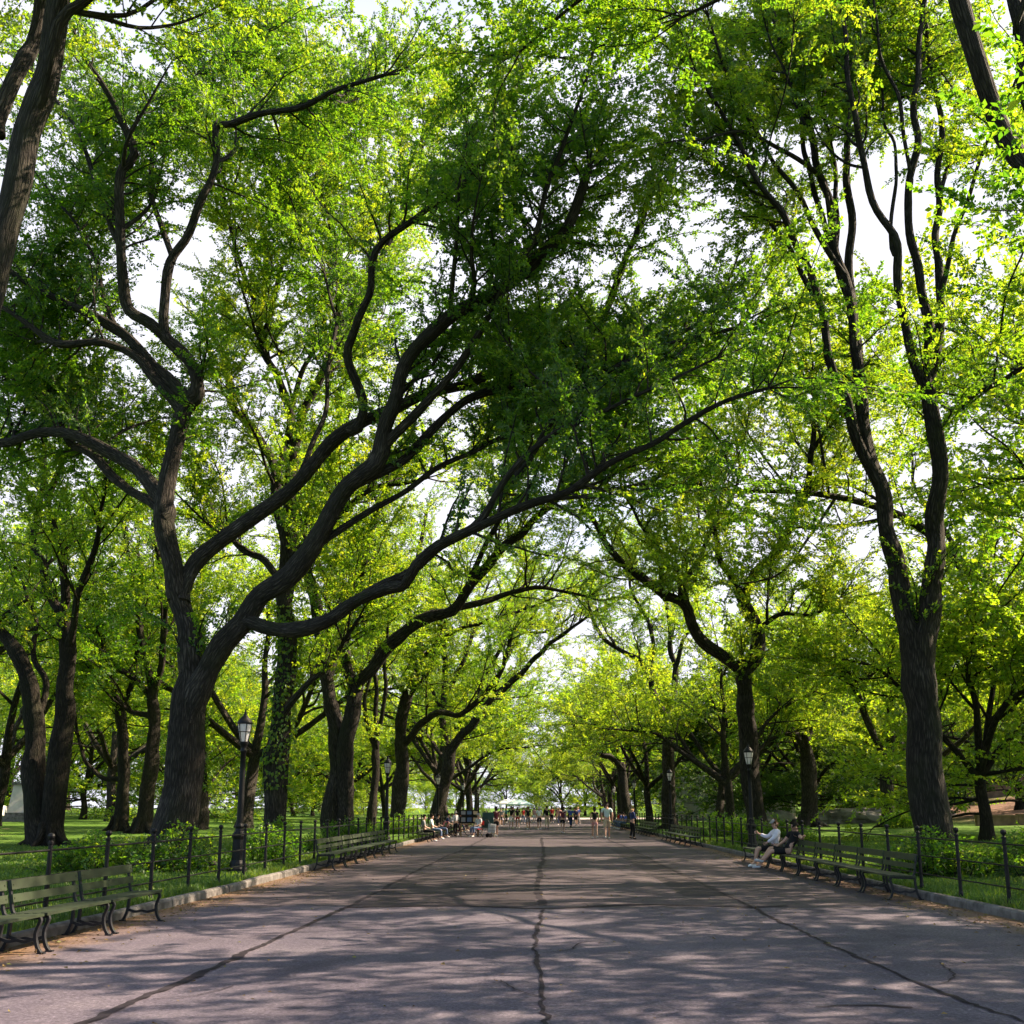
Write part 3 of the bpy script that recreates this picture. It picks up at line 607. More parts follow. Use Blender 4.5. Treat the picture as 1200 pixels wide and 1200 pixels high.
# ---- right row ------------------------------------------------------
hero('elm_tree', 'towering near right elm whose grey trunk splits into fans of slim upright stems', 1096, 26, 41, [
    (None, 0, 40, 36, [(1092, 940), (1086, 890), (1081, 840), (1077, 790), (1076, 745)]),
    (0, 1.0, 25, 12, [(1074, 760), (1063, 715), (1050, 675), (1037, 615), (1026, 560), (1016, 500), (1008, 455), (1003, 410)]),
    (0, -.6, 25, 17, [(1080, 760), (1089, 720), (1098, 660), (1099, 600), (1095, 540), (1091, 490), (1087, 455)]),
    (1, -2, 14, 4, [(1027, 562), (1002, 512), (986, 455), (972, 400), (964, 365), (950, 325), (925, 275), (904, 233), (880, 190), (850, 140), (820, 90)]),
    (1, 1.5, 16, 5, [(1012, 480), (1005, 420), (1000, 380), (990, 330), (979, 292), (972, 240), (960, 190), (937, 125), (915, 60), (905, -20), (900, -90)]),
    (4, -3, 8, 3, [(985, 315), (955, 270), (933, 225), (900, 180), (883, 150), (850, 80), (830, 20)]),
    (1, 2.5, 13, 4, [(1006, 430), (1002, 370), (996, 310), (993, 250), (995, 180), (996, 120), (996, 40), (992, -60)]),
    (4, 2, 8, 3, [(990, 330), (968, 280), (950, 210), (942, 150), (940, 80), (935, 0), (930, -80)]),
    (2, -1, 13, 4, [(1087, 462), (1072, 425), (1060, 375), (1053, 330), (1046, 292), (1032, 255), (1021, 220), (1010, 170), (1002, 130), (990, 60), (985, -20)]),
    (2, .5, 13, 4, [(1087, 460), (1086, 400), (1083, 354), (1074, 300), (1069, 250), (1067, 187), (1072, 120), (1082, 40), (1090, -60), (1095, -120)]),
    (2, 1.5, 12, 4, [(1088, 455), (1097, 410), (1100, 350), (1101, 290), (1100, 229), (1098, 146), (1093, 70), (1080, 0), (1070, -100)]),
    (10, -2, 7, 3, [(1101, 340), (1112, 300), (1129, 250), (1142, 215), (1155, 180), (1171, 140), (1195, 80)]),
    (9, -1, 6, 2, [(1068, 210), (1055, 150), (1040, 90), (1030, 30), (1020, -50)]),
    (8, 2, 6, 2, [(1045, 290), (1048, 230), (1043, 170), (1035, 100), (1030, 20)]),
    (10, 3, 6, 2, [(1100, 230), (1115, 180), (1125, 130), (1140, 70), (1150, 0)]),
    (4, -4, 7, 2, [(965, 210), (930, 180), (890, 165), (840, 160), (790, 165)]),
    (1, 3, 9, 3, [(1012, 480), (1004, 400), (985, 300), (975, 200), (968, 100), (965, 0)]),
    (4, -1, 7, 2, [(975, 260), (950, 170), (925, 100), (900, 40)]),
    (3, 1, 8, 2, [(960, 355), (930, 300), (905, 260), (870, 215), (830, 190)]),
], extra=0, f0=.52, tone=.5, step=.32, Lb=1.7, back=.93, e0=.55)
hero('elm_tree', 'forked elm behind the third right lamp bench, limbs spread in a wide Y', 887, 48, 24, [
    (None, 0, 23, 19, [(884, 945), (878, 900), (874, 850), (872, 800), (870, 782)]),
    (0, -3, 15, 4, [(868, 785), (850, 771), (821, 746), (808, 715), (795, 705), (775, 698), (746, 675), (717, 642), (700, 615), (687, 600), (677, 579), (665, 550)]),
    (1, 2, 7, 2, [(806, 712), (804, 679), (821, 654), (833, 621), (854, 592), (865, 550), (860, 500)]),
    (0, 1, 19, 13, [(873, 782), (884, 765), (887, 742), (876, 715), (867, 696)]),
    (3, 1.5, 9, 3, [(867, 698), (855, 672), (844, 650), (835, 622), (829, 596), (821, 571), (825, 520), (835, 470)]),
    (3, -3, 10, 4, [(872, 700), (884, 672), (908, 646), (929, 608), (946, 571), (950, 525), (955, 490), (955, 460), (945, 430), (935, 390)]),
    (3, -2, 7, 2, [(887, 742), (905, 726), (920, 720), (954, 717), (985, 700)]),
    (5, 2, 5, 2, [(940, 580), (970, 560), (1000, 540)]),
    (5, -1, 5, 2, [(951, 525), (965, 505), (985, 490), (1000, 470)]),
    (1, -3, 6, 2, [(776, 698), (770, 650), (750, 610), (730, 570), (720, 520)]),
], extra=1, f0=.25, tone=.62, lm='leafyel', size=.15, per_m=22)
hero('elm_tree', 'dark straight elm forking above the far right benches', 785, 78, 16, [
    (None, 0, 15, 12, [(784, 945), (783, 900), (783, 860), (778, 835)]),
    (0, -3, 9, 3, [(780, 842), (767, 817), (759, 787), (747, 771), (717, 758), (700, 737), (690, 710)]),
    (0, 1, 8, 3, [(779, 838), (787, 820), (792, 785), (785, 750), (780, 700), (770, 650)]),
    (1, 2, 6, 2, [(762, 790), (765, 750), (755, 720), (740, 690), (735, 650)]),
    (2, -2, 6, 2, [(791, 790), (800, 750), (815, 720), (820, 680)]),
], extra=1, tone=.5, size=.19, per_m=13, step=.6)
hero('elm_tree', 'far right elm with one low bough curling over the avenue', 733, 112, 13, [
    (None, 0, 12, 9, [(733, 940), (730, 915), (727, 895)]),
    (0, -3, 7, 2, [(728, 900), (716, 888), (705, 885), (692, 876), (683, 868), (674, 855), (668, 835)]),
    (0, 2, 6, 2, [(728, 897), (735, 870), (745, 850), (748, 820), (755, 790)]),
    (0, 1, 6, 2, [(727, 895), (722, 860), (712, 830), (715, 800), (705, 770)]),
], extra=1, tone=.55, size=.24, per_m=12, step=.7)
hero('elm_tree', 'sunlit elm on the right lawn behind the seated couple, splitting low', 946, 76, 20, [
    (None, 0, 18, 14, [(948, 945), (947, 910), (945, 880), (942, 865)]),
    (0, -2, 8, 2, [(944, 880), (930, 858), (920, 845), (912, 825), (900, 815), (880, 800)]),
    (0, 1, 6, 2, [(938, 862), (915, 858), (895, 854), (885, 856)]),
    (0, 2, 9, 3, [(944, 866), (955, 840), (965, 815), (962, 780), (950, 740), (960, 700)]),
    (0, -1, 8, 3, [(943, 866), (938, 840), (930, 810), (935, 770), (925, 730)]),
], group='old trees on the lawn', extra=1, tone=.5, size=.2, per_m=13, step=.6)
hero('elm_tree', 'slim V forked elm on the right lawn next to the towering trunk', 1041, 66, 16, [
    (None, 0, 15, 12, [(1040, 945), (1040, 910), (1038, 890)]),
    (0, -2, 10, 3, [(1038, 895), (1028, 870), (1016, 842), (1002, 810), (990, 788), (968, 770), (945, 755), (935, 740)]),
    (0, 1, 11, 4, [(1040, 892), (1043, 860), (1045, 830), (1049, 805), (1056, 788), (1060, 750), (1050, 700)]),
    (1, 2, 6, 2, [(990, 790), (988, 765), (1000, 745), (1010, 720)]),
    (1, -2, 5, 2, [(998, 802), (1020, 790), (1045, 770)]),
], group='old trees on the lawn', extra=1, tone=.62, lm='leafyel', size=.19, per_m=13, step=.6)
hero('elm_tree', 'elm at the right edge of the frame leaning in with bare dark stems', 1400, 16, 45, [
    (None, 0, 38, 32, [(1390, 850), (1370, 700), (1340, 560), (1310, 440)]),
    (0, -.5, 29, 20, [(1315, 460), (1270, 330), (1225, 230), (1190, 165), (1160, 95), (1135, 35), (1110, -30), (1080, -120), (1040, -220)]),
    (0, 1.5, 22, 13, [(1312, 450), (1270, 290), (1225, 150), (1200, 80), (1188, 10), (1180, -80), (1170, -200)]),
    (1, 4, 12, 4, [(1100, -60), (980, -120), (860, -110), (760, -60), (680, 0), (610, 60)]),
    (1, 2, 10, 4, [(1110, -20), (1040, -60), (960, -40), (880, -20), (800, 20)]),
    (2, -1, 10, 4, [(1190, 30), (1230, -60), (1260, -140)]),
    (0, 12, 12, 4, [(1315, 470), (1270, 440), (1210, 430), (1160, 455), (1120, 480), (1100, 470)]),
], extra=0, f0=.5, tone=.4, step=.5, gap=.24, Lb=2.0, e0=.55)
# ------------------------------------------------------------------ ground, avenue, kerbs
def grid(xs, ys, zf, name, mat, kind='structure'):
    X, Y = np.meshgrid(xs, ys); Z = zf(X, Y); n, m = X.shape
    i = np.arange(n-1)[:, None]*m; j = np.arange(m-1)[None]
    a = Acc(); a.add(np.stack([X, Y, Z], -1).reshape(-1, 3), np.stack([i+j, i+j+1, i+m+j+1, i+m+j], -1).reshape(-1, 4))
    return tag(a.obj(name, mat), kind=kind)
xs = np.unique(np.concatenate([np.linspace(-900, -120, 8), np.linspace(-120, -30, 40), np.linspace(-30, 30, 161), np.arange(-7.5, -6.1, .06), np.arange(6.8, 8.2, .06), np.linspace(30, 120, 46), np.linspace(120, 900, 8)]))
ys = np.unique(np.concatenate([np.linspace(-60, 0, 8), np.linspace(0, 60, 81), np.linspace(60, 160, 60), np.linspace(160, 400, 20), np.linspace(400, 2500, 8)]))
grid(xs, ys, lambda x, y: hgt(x, y)-.004, 'ground', M['lawn'])
a = Acc(); yy = np.concatenate([np.linspace(-30, 30, 61), np.linspace(32, 250, 60)])
for y0, y1 in zip(yy[:-1], yy[1:]):
    q = []
    for y in (y0, y1): q.append([(kerb_left(y)-.02)*(1-k/8)+(kerb_right(y)+.02)*k/8 for k in range(9)])
    for k in range(8): a.add([[q[0][k], y0, .004], [q[0][k+1], y0, .004], [q[1][k+1], y1, .004], [q[1][k], y1, .004]], [[0, 1, 2, 3]])
tag(a.obj('path', M['asphalt'], smooth_=False), kind='structure')
for nm, fn, sg in (('kerb', kerb_left, -1), ('kerb', kerb_right, 1)):
    a = Acc(); y = -12.
    while y < 150:
        L_ = 1.5+rng.uniform(-.1, .1); ye = y+L_-.012; w_ = .17
        prof = [(0, -.1), (.01, .11), (.035, .142), (.08, .152), (.14, .145), (.17, .12), (.17, -.1)]
        dz = rng.normal(0, .004); dx = rng.normal(0, .004)
        P0 = [(float(fn(y))+sg*(p-.01)+dx, y, z+dz) for p, z in prof]; P1 = [(float(fn(ye))+sg*(p-.01)+dx, ye, z+dz) for p, z in prof]
        n = len(prof); F = [[k, k+1, n+k+1, n+k] if sg < 0 else [k+1, k, n+k, n+k+1] for k in range(n-1)]
        F += [[0, 1, 5, 6][::1], [1, 2, 4, 5], [n, n+6, n+5, n+1], [n+1, n+5, n+4, n+2]]
        a.add(P0+P1, F); y += L_
    tag(a.obj(nm, M['stone'], smooth_=False), kind='structure')
a = Acc(); v = [(-45, 150, .02), (45, 150, .02), (45, 182, .02), (-45, 182, .02)]; a.add(v, [[0, 1, 2, 3]]); M['plaza'] = plain('plaza_paving', (.40, .33, .32), .85, 0, .2, .6)
tag(a.obj('plaza', M['plaza'], smooth_=False), kind='structure')
# patched lengths of newer, darker asphalt laid in the paving
def patch(pts):
    P = [V(x, y, 0) for x, y in pts]; Q = []
    for p, q in zip(P, P[1:]+P[:1]):
        n = max(2, int(np.linalg.norm(q-p)/.25)); 
        for t in np.linspace(0, 1, n, endpoint=False): Q.append(p*(1-t)+q*t+np.append(rng.normal(0, .025, 2), 0))
    m = bpy.data.meshes.new('path_patch'); m.from_pydata([(q[0], q[1], .008) for q in Q], [], [list(range(len(Q)))]); m.materials.append(M['asphaltdark'])
    o = bpy.data.objects.new('path_patch', m); COL.objects.link(o); tag(o, kind='structure')
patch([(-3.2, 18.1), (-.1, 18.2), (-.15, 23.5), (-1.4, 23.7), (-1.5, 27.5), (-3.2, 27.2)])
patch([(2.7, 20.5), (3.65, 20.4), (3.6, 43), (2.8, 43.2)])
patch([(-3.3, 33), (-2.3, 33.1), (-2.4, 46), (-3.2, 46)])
# tar seams and cracks, thin sheets on the paving
def seam(pts, w_, name='seam', jit=.03, z=.012):
    P = spline([V(x, y, 0) for x, y in pts], .12); n = len(P)
    T = np.gradient(P, axis=0); T /= np.linalg.norm(T, axis=1, keepdims=True); S = np.stack([-T[:, 1], T[:, 0], 0*T[:, 0]], 1)
    wob = np.cumsum(rng.normal(0, jit*.22, n)); wob -= np.linspace(0, wob[-1], n); wob += rng.normal(0, jit*.18, n)
    ww = w_*np.abs(.65+.5*np.interp(np.arange(n), np.arange(0, n+6, 6), rng.normal(.6, .5, len(np.arange(0, n+6, 6)))))+.004
    A_ = P+S*(wob+ww*.5+rng.normal(0, w_*.06, n))[:, None]; B_ = P+S*(wob-ww*.5+rng.normal(0, w_*.06, n))[:, None]; A_[:, 2] = B_[:, 2] = z
    a = Acc(); v = np.stack([A_, B_], 1).reshape(-1, 3); i = np.arange(n-1)*2
    a.add(v, np.stack([i+1, i+3, i+2, i], 1)); tag(a.obj(name, M['crack'], smooth_=False), kind='structure')
seam([(-.02, 3), (.02, 9), (-.04, 14), (.03, 17.6)], .045, 'path_crack', .05)
seam([(0, 18.4), (-.1, 27), (.0, 40), (-.05, 60)], .13, 'path_seam', .04)
seam([(-3.55, 3), (-3.5, 8.2), (-3.3, 11), (-3.25, 17), (-3.2, 40), (-3.2, 60)], .085, 'path_seam', .05)
seam([(3.75, 3), (3.8, 8.2), (3.7, 12), (3.7, 24), (3.6, 44), (3.6, 60)], .05, 'path_seam', .05)
seam([(-3.3, 17.9), (-1.5, 18.3), (.1, 17.9), (1.7, 18.6), (3.4, 18.2), (4.2, 18.4)], .13, 'path_crack', .05)
seam([(2.3, 9.2), (2.7, 9.28), (3.1, 9.2)], .03, 'path_crack', .04)
seam([(-1.1, 20.5), (-.4, 20.8), (.5, 20.4)], .06, 'path_crack', .05)
for q in ([(-.02, 9.6), (-.25, 9.9), (-.42, 10.5)], [(.0, 12.4), (.3, 12.7), (.42, 13.3), (.8, 13.7)], [(-3.42, 9.4), (-3.1, 9.6), (-2.9, 10.1)], [(-.03, 15.2), (-.4, 15.6), (-.6, 16.2)], [(3.75, 10.4), (4.1, 10.9), (4.3, 11.8)], [(1.7, 18.5), (1.9, 17.7), (2.3, 17.0)]):
    seam(q, .012, 'path_crack', .06, .0145)
# a scatter of fallen leaves and twigs along the kerbs
a = Acc(); n = 2600
y = rng.uniform(6, 40, n); e = np.abs(rng.normal(0, .5, n)); lf = rng.random(n) < .5
x = np.where(lf, kerb_left(y)+.05+e, kerb_right(y)-.05-e); scat = rng.random(n) < .18; x = np.where(scat, rng.uniform(-6, 6.6, n), x)
d = rng.normal(0, 1, (n, 3)); d[:, 2] *= .12; d /= np.linalg.norm(d, axis=1, keepdims=True); nn = V(0, 0, 1)+rng.normal(0, .25, (n, 3)); nn -= d*(nn*d).sum(1, keepdims=True); nn /= np.linalg.norm(nn, axis=1, keepdims=True)
M['litter'] = leafmat('fallen_leaf', [(0, (.10, .06, .025)), (.6, (.20, .13, .04)), (1, (.16, .17, .03))], [(0, (.1, .06, .02)), (1, (.2, .15, .03))], .2)
leaves(a, np.stack([x, y, np.full(n, .018)], 1), d, nn, rng.uniform(.03, .075, n), rng.random(n), .3)
tag(a.obj('fallen_leaves', M['litter'], smooth_=False), kind='stuff', label='scattered dry fallen leaves swept along the foot of the kerbs', cat='leaves')
# ------------------------------------------------------------------ grass blades
a = Acc()
def blades(n, x0, x1, y0, y1, pw, hmin, hmax, edge=False):
    y = y0+(y1-y0)*rng.random(n)**pw
    if edge: off = np.abs(rng.normal(0, .16, n))+.17; lf = rng.random(n) < .5; x = np.where(lf, kerb_left(y)-off, kerb_right(y)+off)
    else: x = rng.uniform(x0, x1, n)
    ok = (x < kerb_left(y)-.18) | (x > kerb_right(y)+.18); x, y = x[ok], y[ok]; n = len(x)
    cl = np.sin(x*2.1+np.sin(y*1.3)*2)*np.sin(y*1.7+x*.6); h = rng.uniform(hmin, hmax, n)*(1+.45*cl); z = hgt(x, y)-.01
    th = rng.uniform(0, 6.28, n); wv = np.stack([np.cos(th), np.sin(th), 0*th], 1)*(.006+.0006*y)[:, None]
    ln = rng.normal(0, .35, (n, 2))*h[:, None]; B = np.stack([x, y, z], 1); Tp = B+np.stack([ln[:, 0], ln[:, 1], h], 1)
    v = np.stack([B-wv, B+wv, Tp+wv*.15, Tp-wv*.15], 1).reshape(-1, 3)
    a.add(v, np.arange(n*4).reshape(-1, 4), None, np.clip(.45+.25*cl+rng.normal(0, .2, n), 0, 1))
blades(110000, -19, -6.3, 9, 50, 1.5, .035, .085)
blades(110000, 7, 21, 12, 55, 1.5, .035, .085)
blades(26000, 0, 0, 8, 60, 1.4, .05, .15, True)
tag(a.obj('grass', M['blade'], smooth_=False), kind='stuff', label='short green park grass on the lawns either side of the avenue', cat='grass')

# ------------------------------------------------------------------ benches
BL = 1.70
def make_bench():
    """settee facing +x, its length along y, origin on the paving under its middle"""
    root = thing('park_bench', 'green slatted park bench', 'bench')
    for s in (-1, 1):
        fr = Acc(); y = s*(BL/2-.07)
        def sw(p, w_, h): bar(fr, [(x, y, z) for x, z in p[:, :2]], w_, h)
        S2 = lambda pts: np.array([(q[0], q[1]) for q in spline([V(p[0], p[1], 0) for p in pts], .03)])
        sw(S2([(.30, 0), (.255, .06), (.222, .15), (.218, .24), (.245, .32), (.262, .37), (.24, .415)]), .045, .034)     # front leg
        sw(S2([(-.285, 0), (-.245, .07), (-.215, .16), (-.205, .28), (-.20, .40)]), .045, .034)                        # rear leg
        sw(S2([(.25, .405), (.05, .392), (-.20, .385)]), .045, .04)
        sw(S2([(.225, .17), (.1, .135), (0, .15), (-.1, .135), (-.215, .17)]), .03, .035)
        sw(S2([(-.12, .40), (-.175, .43), (-.205, .50), (-.225, .62), (-.262, .80)]), .042, .030)                      # back stay
        for x in (.30, -.285): box(fr, (x, y, .009), (.085, .06, .018))
        fr.obj('end_frame', M['ironblue'], root, smooth_=False)
    st = Acc()
    for k, x in enumerate((.228, .128, .028, -.072, -.165)): box(st, (x, 0, .428-.004*k), (.082, BL-.02, .032))
    st.obj('seat', M['benchgreen'], root, smooth_=False)
    for z, h in ((.755, .115), (.60, .095)):
        b = Acc(); x = -.226-(z-.62)*.2; box(b, (x+.03, 0, z), (.03, BL-.06, h), rotm('Y', -11))
        for s in (-1, 1): box(b, (x+.047, s*(BL/2-.07), z), (.006, .02, .02))
        b.obj('backrest_slat', M['benchgreen'], root, smooth_=False)
    return root
bench0 = make_bench(); first = [True]
ORD = ['first', 'second', 'third', 'fourth', 'fifth', 'sixth', 'seventh', 'eighth', 'ninth', 'tenth']
def bench_row(side, y0, n, lab, group, labs=None):
    for k in range(n):
        b = bench0 if first[0] else copy_tree(bench0); first[0] = False
        y = y0+BL/2+k*(BL+.05)
        if side < 0: b.location = (float(kerb_left(y))+.37, y, .004); b.rotation_euler = (0, 0, 0+math.atan2(float(kerb_left(y+1)-kerb_left(y-1)), 2)*-1)
        else: b.location = (float(kerb_right(y))-.37, y, .004); b.rotation_euler = (0, 0, math.pi-math.atan2(float(kerb_right(y+1)-kerb_right(y-1)), 2))
        b['label'] = labs[k] if labs else lab % ORD[k]; b['group'] = group
bench_row(-1, 10.6, 3, None, 'benches on the left near the camera', ['green slatted bench cut off by the left edge of the frame', 'sunlit green bench in the middle of the nearest left row', 'green bench ending the nearest left row, with its open iron end frame clear'])
bench_row(-1, 28.3, 7, 'shaded bench, %s from the camera in the left row just past the near lamp', 'benches in the second left row')
bench_row(-1, 51.5, 6, 'dark bench, %s from the camera in the left row just before the vendor stall', 'benches in the third left row')
bench_row(1, 19.6, 8, None, 'benches on the right near the camera', ['green bench with open end frame, nearest of all on the right'] + ['green bench, %s from the camera in the nearest right row' % ORD[k] for k in range(1, 5)] +
          ['green bench on which the man in black sits', 'green bench on which the woman in the white jacket sits', 'empty end bench just past the seated couple'])
bench_row(1, 45.5, 6, 'shaded bench, %s from the camera in the right row past the near right lamp', 'benches in the second right row')
bench_row(1, 62.5, 6, 'dark bench, %s from the camera in the right row beside the man in navy', 'benches in the third right row')
bench_row(1, 80, 8, 'distant dark bench, %s from the camera in the farthest right row', 'benches in the farthest right row')

# ------------------------------------------------------------------ fences
def fence(side, y0, y1, sp, label):
    off = .36
    fx = (lambda y: float(kerb_left(y))-off) if side < 0 else (lambda y: float(kerb_right(y))+off)
    root = thing('iron_fence', label, 'fence', (fx(y0), y0, 0)); o = V(fx(y0), y0, 0)
    n = int((y1-y0)/sp); H = 1.06
    base = [V(fx(y0+k*sp), y0+k*sp, gz(fx(y0+k*sp), y0+k*sp)) for k in range(n+1)]
    for p in base:
        a = Acc(); q = p-o; t = rng.normal(0, .006, 2)
        lathe(a, [(.045, -.1), (.045, .05), (.034, .09), (.032, H-.03), (.042, H-.02), (.042, H+.005), (.022, H+.02), (.022, H+.035), (.045, H+.06), (.05, H+.085), (.04, H+.115), (.001, H+.13)], 8, q)
        a.obj('post', M['iron'], root, smooth_=False)
    for h in (.955, .62, .28):
        a = Acc(); tube(a, [p-o+V(0, 0, h) for p in base], .0165 if h > .9 else .014, 6); a.obj('rail', M['iron'], root)
    a = Acc(); yy = np.arange(y0, min(y1, 17.5), .05)                           # woven wire behind the lowest rails near the camera
    for y in yy: box(a, (fx(y)-o[0]+side*.025, y-y0, gz(fx(y), y)+.32), (.0028, .0028, .6))
    for h in np.arange(.04, .62, .075): tube(a, [V(fx(y)-o[0]+side*.025, y-y0, gz(fx(y), y)+h) for y in yy[::10]], .0016, 4, cap=False)
    a.obj('wire_mesh', M['iron'], root, smooth_=False)
fence(-1, 8.9, 128, 1.79, 'black iron post and rail fence along the left side of the avenue')
fence(1, 11.7, 132, 1.82, 'black iron post and rail fence along the right side of the avenue')

# ------------------------------------------------------------------ lamps
def make_lamp():
    root = thing('street_lamp', 'lamp', 'lamp')
    a = Acc(); lathe(a, [(.24, -.1), (.24, .10), (.21, .13), (.20, .22), (.155, .30), (.145, .78), (.16, .82), (.175, .86), (.16, .92), (.11, .98), (.10, 1.04), (.12, 1.07), (.12, 1.10), (.085, 1.16)], 12)
    a.obj('base', M['iron'], root, smooth_=False)
    a = Acc(); lathe(a, [(.085, 1.15), (.08, 1.6), (.072, 2.4), (.066, 2.86), (.09, 2.88), (.09, 2.92), (.066, 2.95), (.07, 3.0), (.10, 3.06), (.115, 3.10), (.115, 3.13)], 10); a.obj('pole', M['iron'], root)
    g = Acc(); lathe(g, [(.085, 3.135), (.105, 3.22), (.145, 3.42), (.165, 3.54), (.16, 3.58)], 12); g.obj('lantern_glass', M['glass'], root)
    a = Acc()
    for k in range(6):
        t = k*math.pi/3; c, s = math.cos(t), math.sin(t)
        tube(a, spline([V(r*c, r*s, z) for r, z in ((.095, 3.13), (.118, 3.22), (.160, 3.42), (.180, 3.54), (.175, 3.59))], .06), .011, 4)
    for r, z in ((.155, 3.36), (.178, 3.56)): lathe(a, [(r-.004, z), (r+.010, z+.006), (r+.010, z+.016), (r-.004, z+.02)], 12)
    a.obj('cage', M['iron'], root)
    a = Acc(); lathe(a, [(.19, 3.575), (.195, 3.60), (.165, 3.64), (.125, 3.70), (.07, 3.755), (.045, 3.78), (.05, 3.80), (.028, 3.83), (.03, 3.86), (.012, 3.90), (.001, 3.95)], 12); a.obj('cap', M['iron'], root)
    return root
lamp0 = make_lamp()
for k, (x, y, lab) in enumerate([(-7.35, 25.3, 'black cast iron lamp post with white glass lantern, nearest on the left fence'), (-7.15, 48, 'black lamp post with lit looking lantern beside the twin stemmed sunlit elm'),
        (-7.1, 71, 'lamp post in front of the leaning elm by the vendor stall'), (-7.1, 94, 'small lamp post behind the vendor stall in the left row'), (-7.1, 117, 'farthest lamp post in the left row'),
        (7.75, 39, 'black lamp post in front of the wide Y forked elm on the right'), (7.6, 62, 'lamp post against the dark straight elm on the right'), (7.6, 86, 'lamp post behind the man in navy'), (7.6, 110, 'farthest lamp post in the right row')]):
    l = lamp0 if k == 0 else copy_tree(lamp0); l.location = (x, y, gz(x, y)); l.rotation_euler = (0, 0, k*.4); l['label'] = lab; l['group'] = 'park lamp posts'

# ------------------------------------------------------------------ shrubs
def shrub(name, label, x, y, w_, d_, h, n, size=.09, lm='leaf', group='shrubs at the feet of the trees', tone=.22):
    root = thing(name, label, 'shrub', (x, y, gz(x, y)), 0, group); lf, st = Acc(), Acc()
    ns = int(26*w_); tw = Twigs()
    for k in range(ns):
        px, py = rng.uniform(-.5, .5)*w_, rng.uniform(-.5, .5)*d_
        hh = h*rng.uniform(.55, 1.15)*max(.25, 1-(2*px/w_)**2*.6-(2*py/d_)**2*.3); b = V(px*.75, py*.75, -.05); e = V(px*1.1+rng.normal(0, .1), py*1.1+rng.normal(0, .1), hh)
        P = spline([b, (b+e)/2+rng.normal(0, .05, 3), e], .12); tube(st, P, np.linspace(.012, .004, len(P)), 4, cap=False)
        T = np.gradient(P, axis=0); tn = np.clip(tone+rng.normal(0, .2), 0, 1)
        for i in range(1, len(P)):
            for q in range(2):
                d = unit(unit(T[i])*.4+perp(unit(T[i]))*.9); nrm = unit(V(0, 0, 1)+rng.normal(0, .4, 3)); nrm = unit(nrm-d*(nrm@d)); tw.put(P[i], d, rng.uniform(.12, .38), nrm, tn)
    tw.build(st, lf, 22, size, .3, .003)
    lf.obj('foliage', M[lm], root, smooth_=False); st.obj('stem', M['barkdark'], root)
for s in [('leafy_shrub', 'low leafy shrub in front of the twin fluted trunk', -10.4, 24.8, 2.8, 1.6, .8), ('leafy_shrub', 'shrub right of the twin fluted trunk, towards the lamp', -8.7, 25.6, 1.8, 1.5, 1.0),
          ('leafy_shrub', 'sunlit shrub just right of the nearest left lamp', -7.95, 30.5, 1.6, 1.4, 1.0), ('leafy_shrub', 'round shrub at the foot of the ivy hung elm', -9.3, 36.4, 2.4, 1.6, 1.0),
          ('leafy_shrub', 'shrub behind the second row of left benches', -8.2, 44.5, 3.0, 1.6, 1.0), ('leafy_shrub', 'pale shrub below the forking elm by the second left lamp', -8.4, 64, 3.6, 2.0, 1.2),
          ('leafy_shrub', 'bushy shrub left of the towering right trunk', 9.0, 24.6, 2.0, 1.5, 1.05), ('leafy_shrub', 'wide shrub right of the towering right trunk', 11.3, 24.6, 2.4, 1.6, 1.0),
          ('leafy_shrub', 'small shrub at the foot of the slim V forked elm', 21.7, 63.5, 2.2, 1.6, 1.2), ('leafy_shrub', 'sunny undergrowth behind the seated couple', 9.8, 44.5, 3.0, 1.8, 1.1),
          ('leafy_shrub', 'shrub behind the right fence, left of the wide Y forked elm', 10.2, 58, 4.0, 2, 1.2)]:
    shrub(*s, n=0)

# ------------------------------------------------------------------ rocks, walls, buildings far off
def rock(label, x, y, sx, sy, sz, seed):
    import bmesh
    bm = bmesh.new(); bmesh.ops.create_icosphere(bm, subdivisions=4, radius=1); r_ = np.random.default_rng(seed); ph = r_.uniform(0, 6, (6, 3)); fq = r_.uniform(.8, 3.5, (6, 3))
    for v in bm.verts:
        p = np.array(v.co); k = 1+sum(.10*math.sin(fq[i]@p*1.3+ph[i, 0]) for i in range(6)); p = np.round(p*k*4.5)/4.5*.5+p*k*.5; v.co = Vector((p[0]*sx, p[1]*sy, max(p[2], -.4)*sz))
    m = bpy.data.meshes.new('rock'); bm.to_mesh(m); bm.free(); m.materials.append(M['rock']); o = bpy.data.objects.new('boulder', m); COL.objects.link(o)
    o.location = (x, y, gz(x, y)); o['label'] = label; o['category'] = 'rock'; o['group'] = 'rock outcrops on the right lawn'
rock('long grey rock outcrop in the shade left of the slim V forked elm', 25.8, 86, 4.2, 2.2, 1.25, 3)
rock('smaller boulder beside the long outcrop', 19.5, 88, 1.6, 1.3, 1.0, 5)
rock('sunlit low rock at the right end of the outcrop', 30.5, 84, 1.8, 1.5, .9, 9)
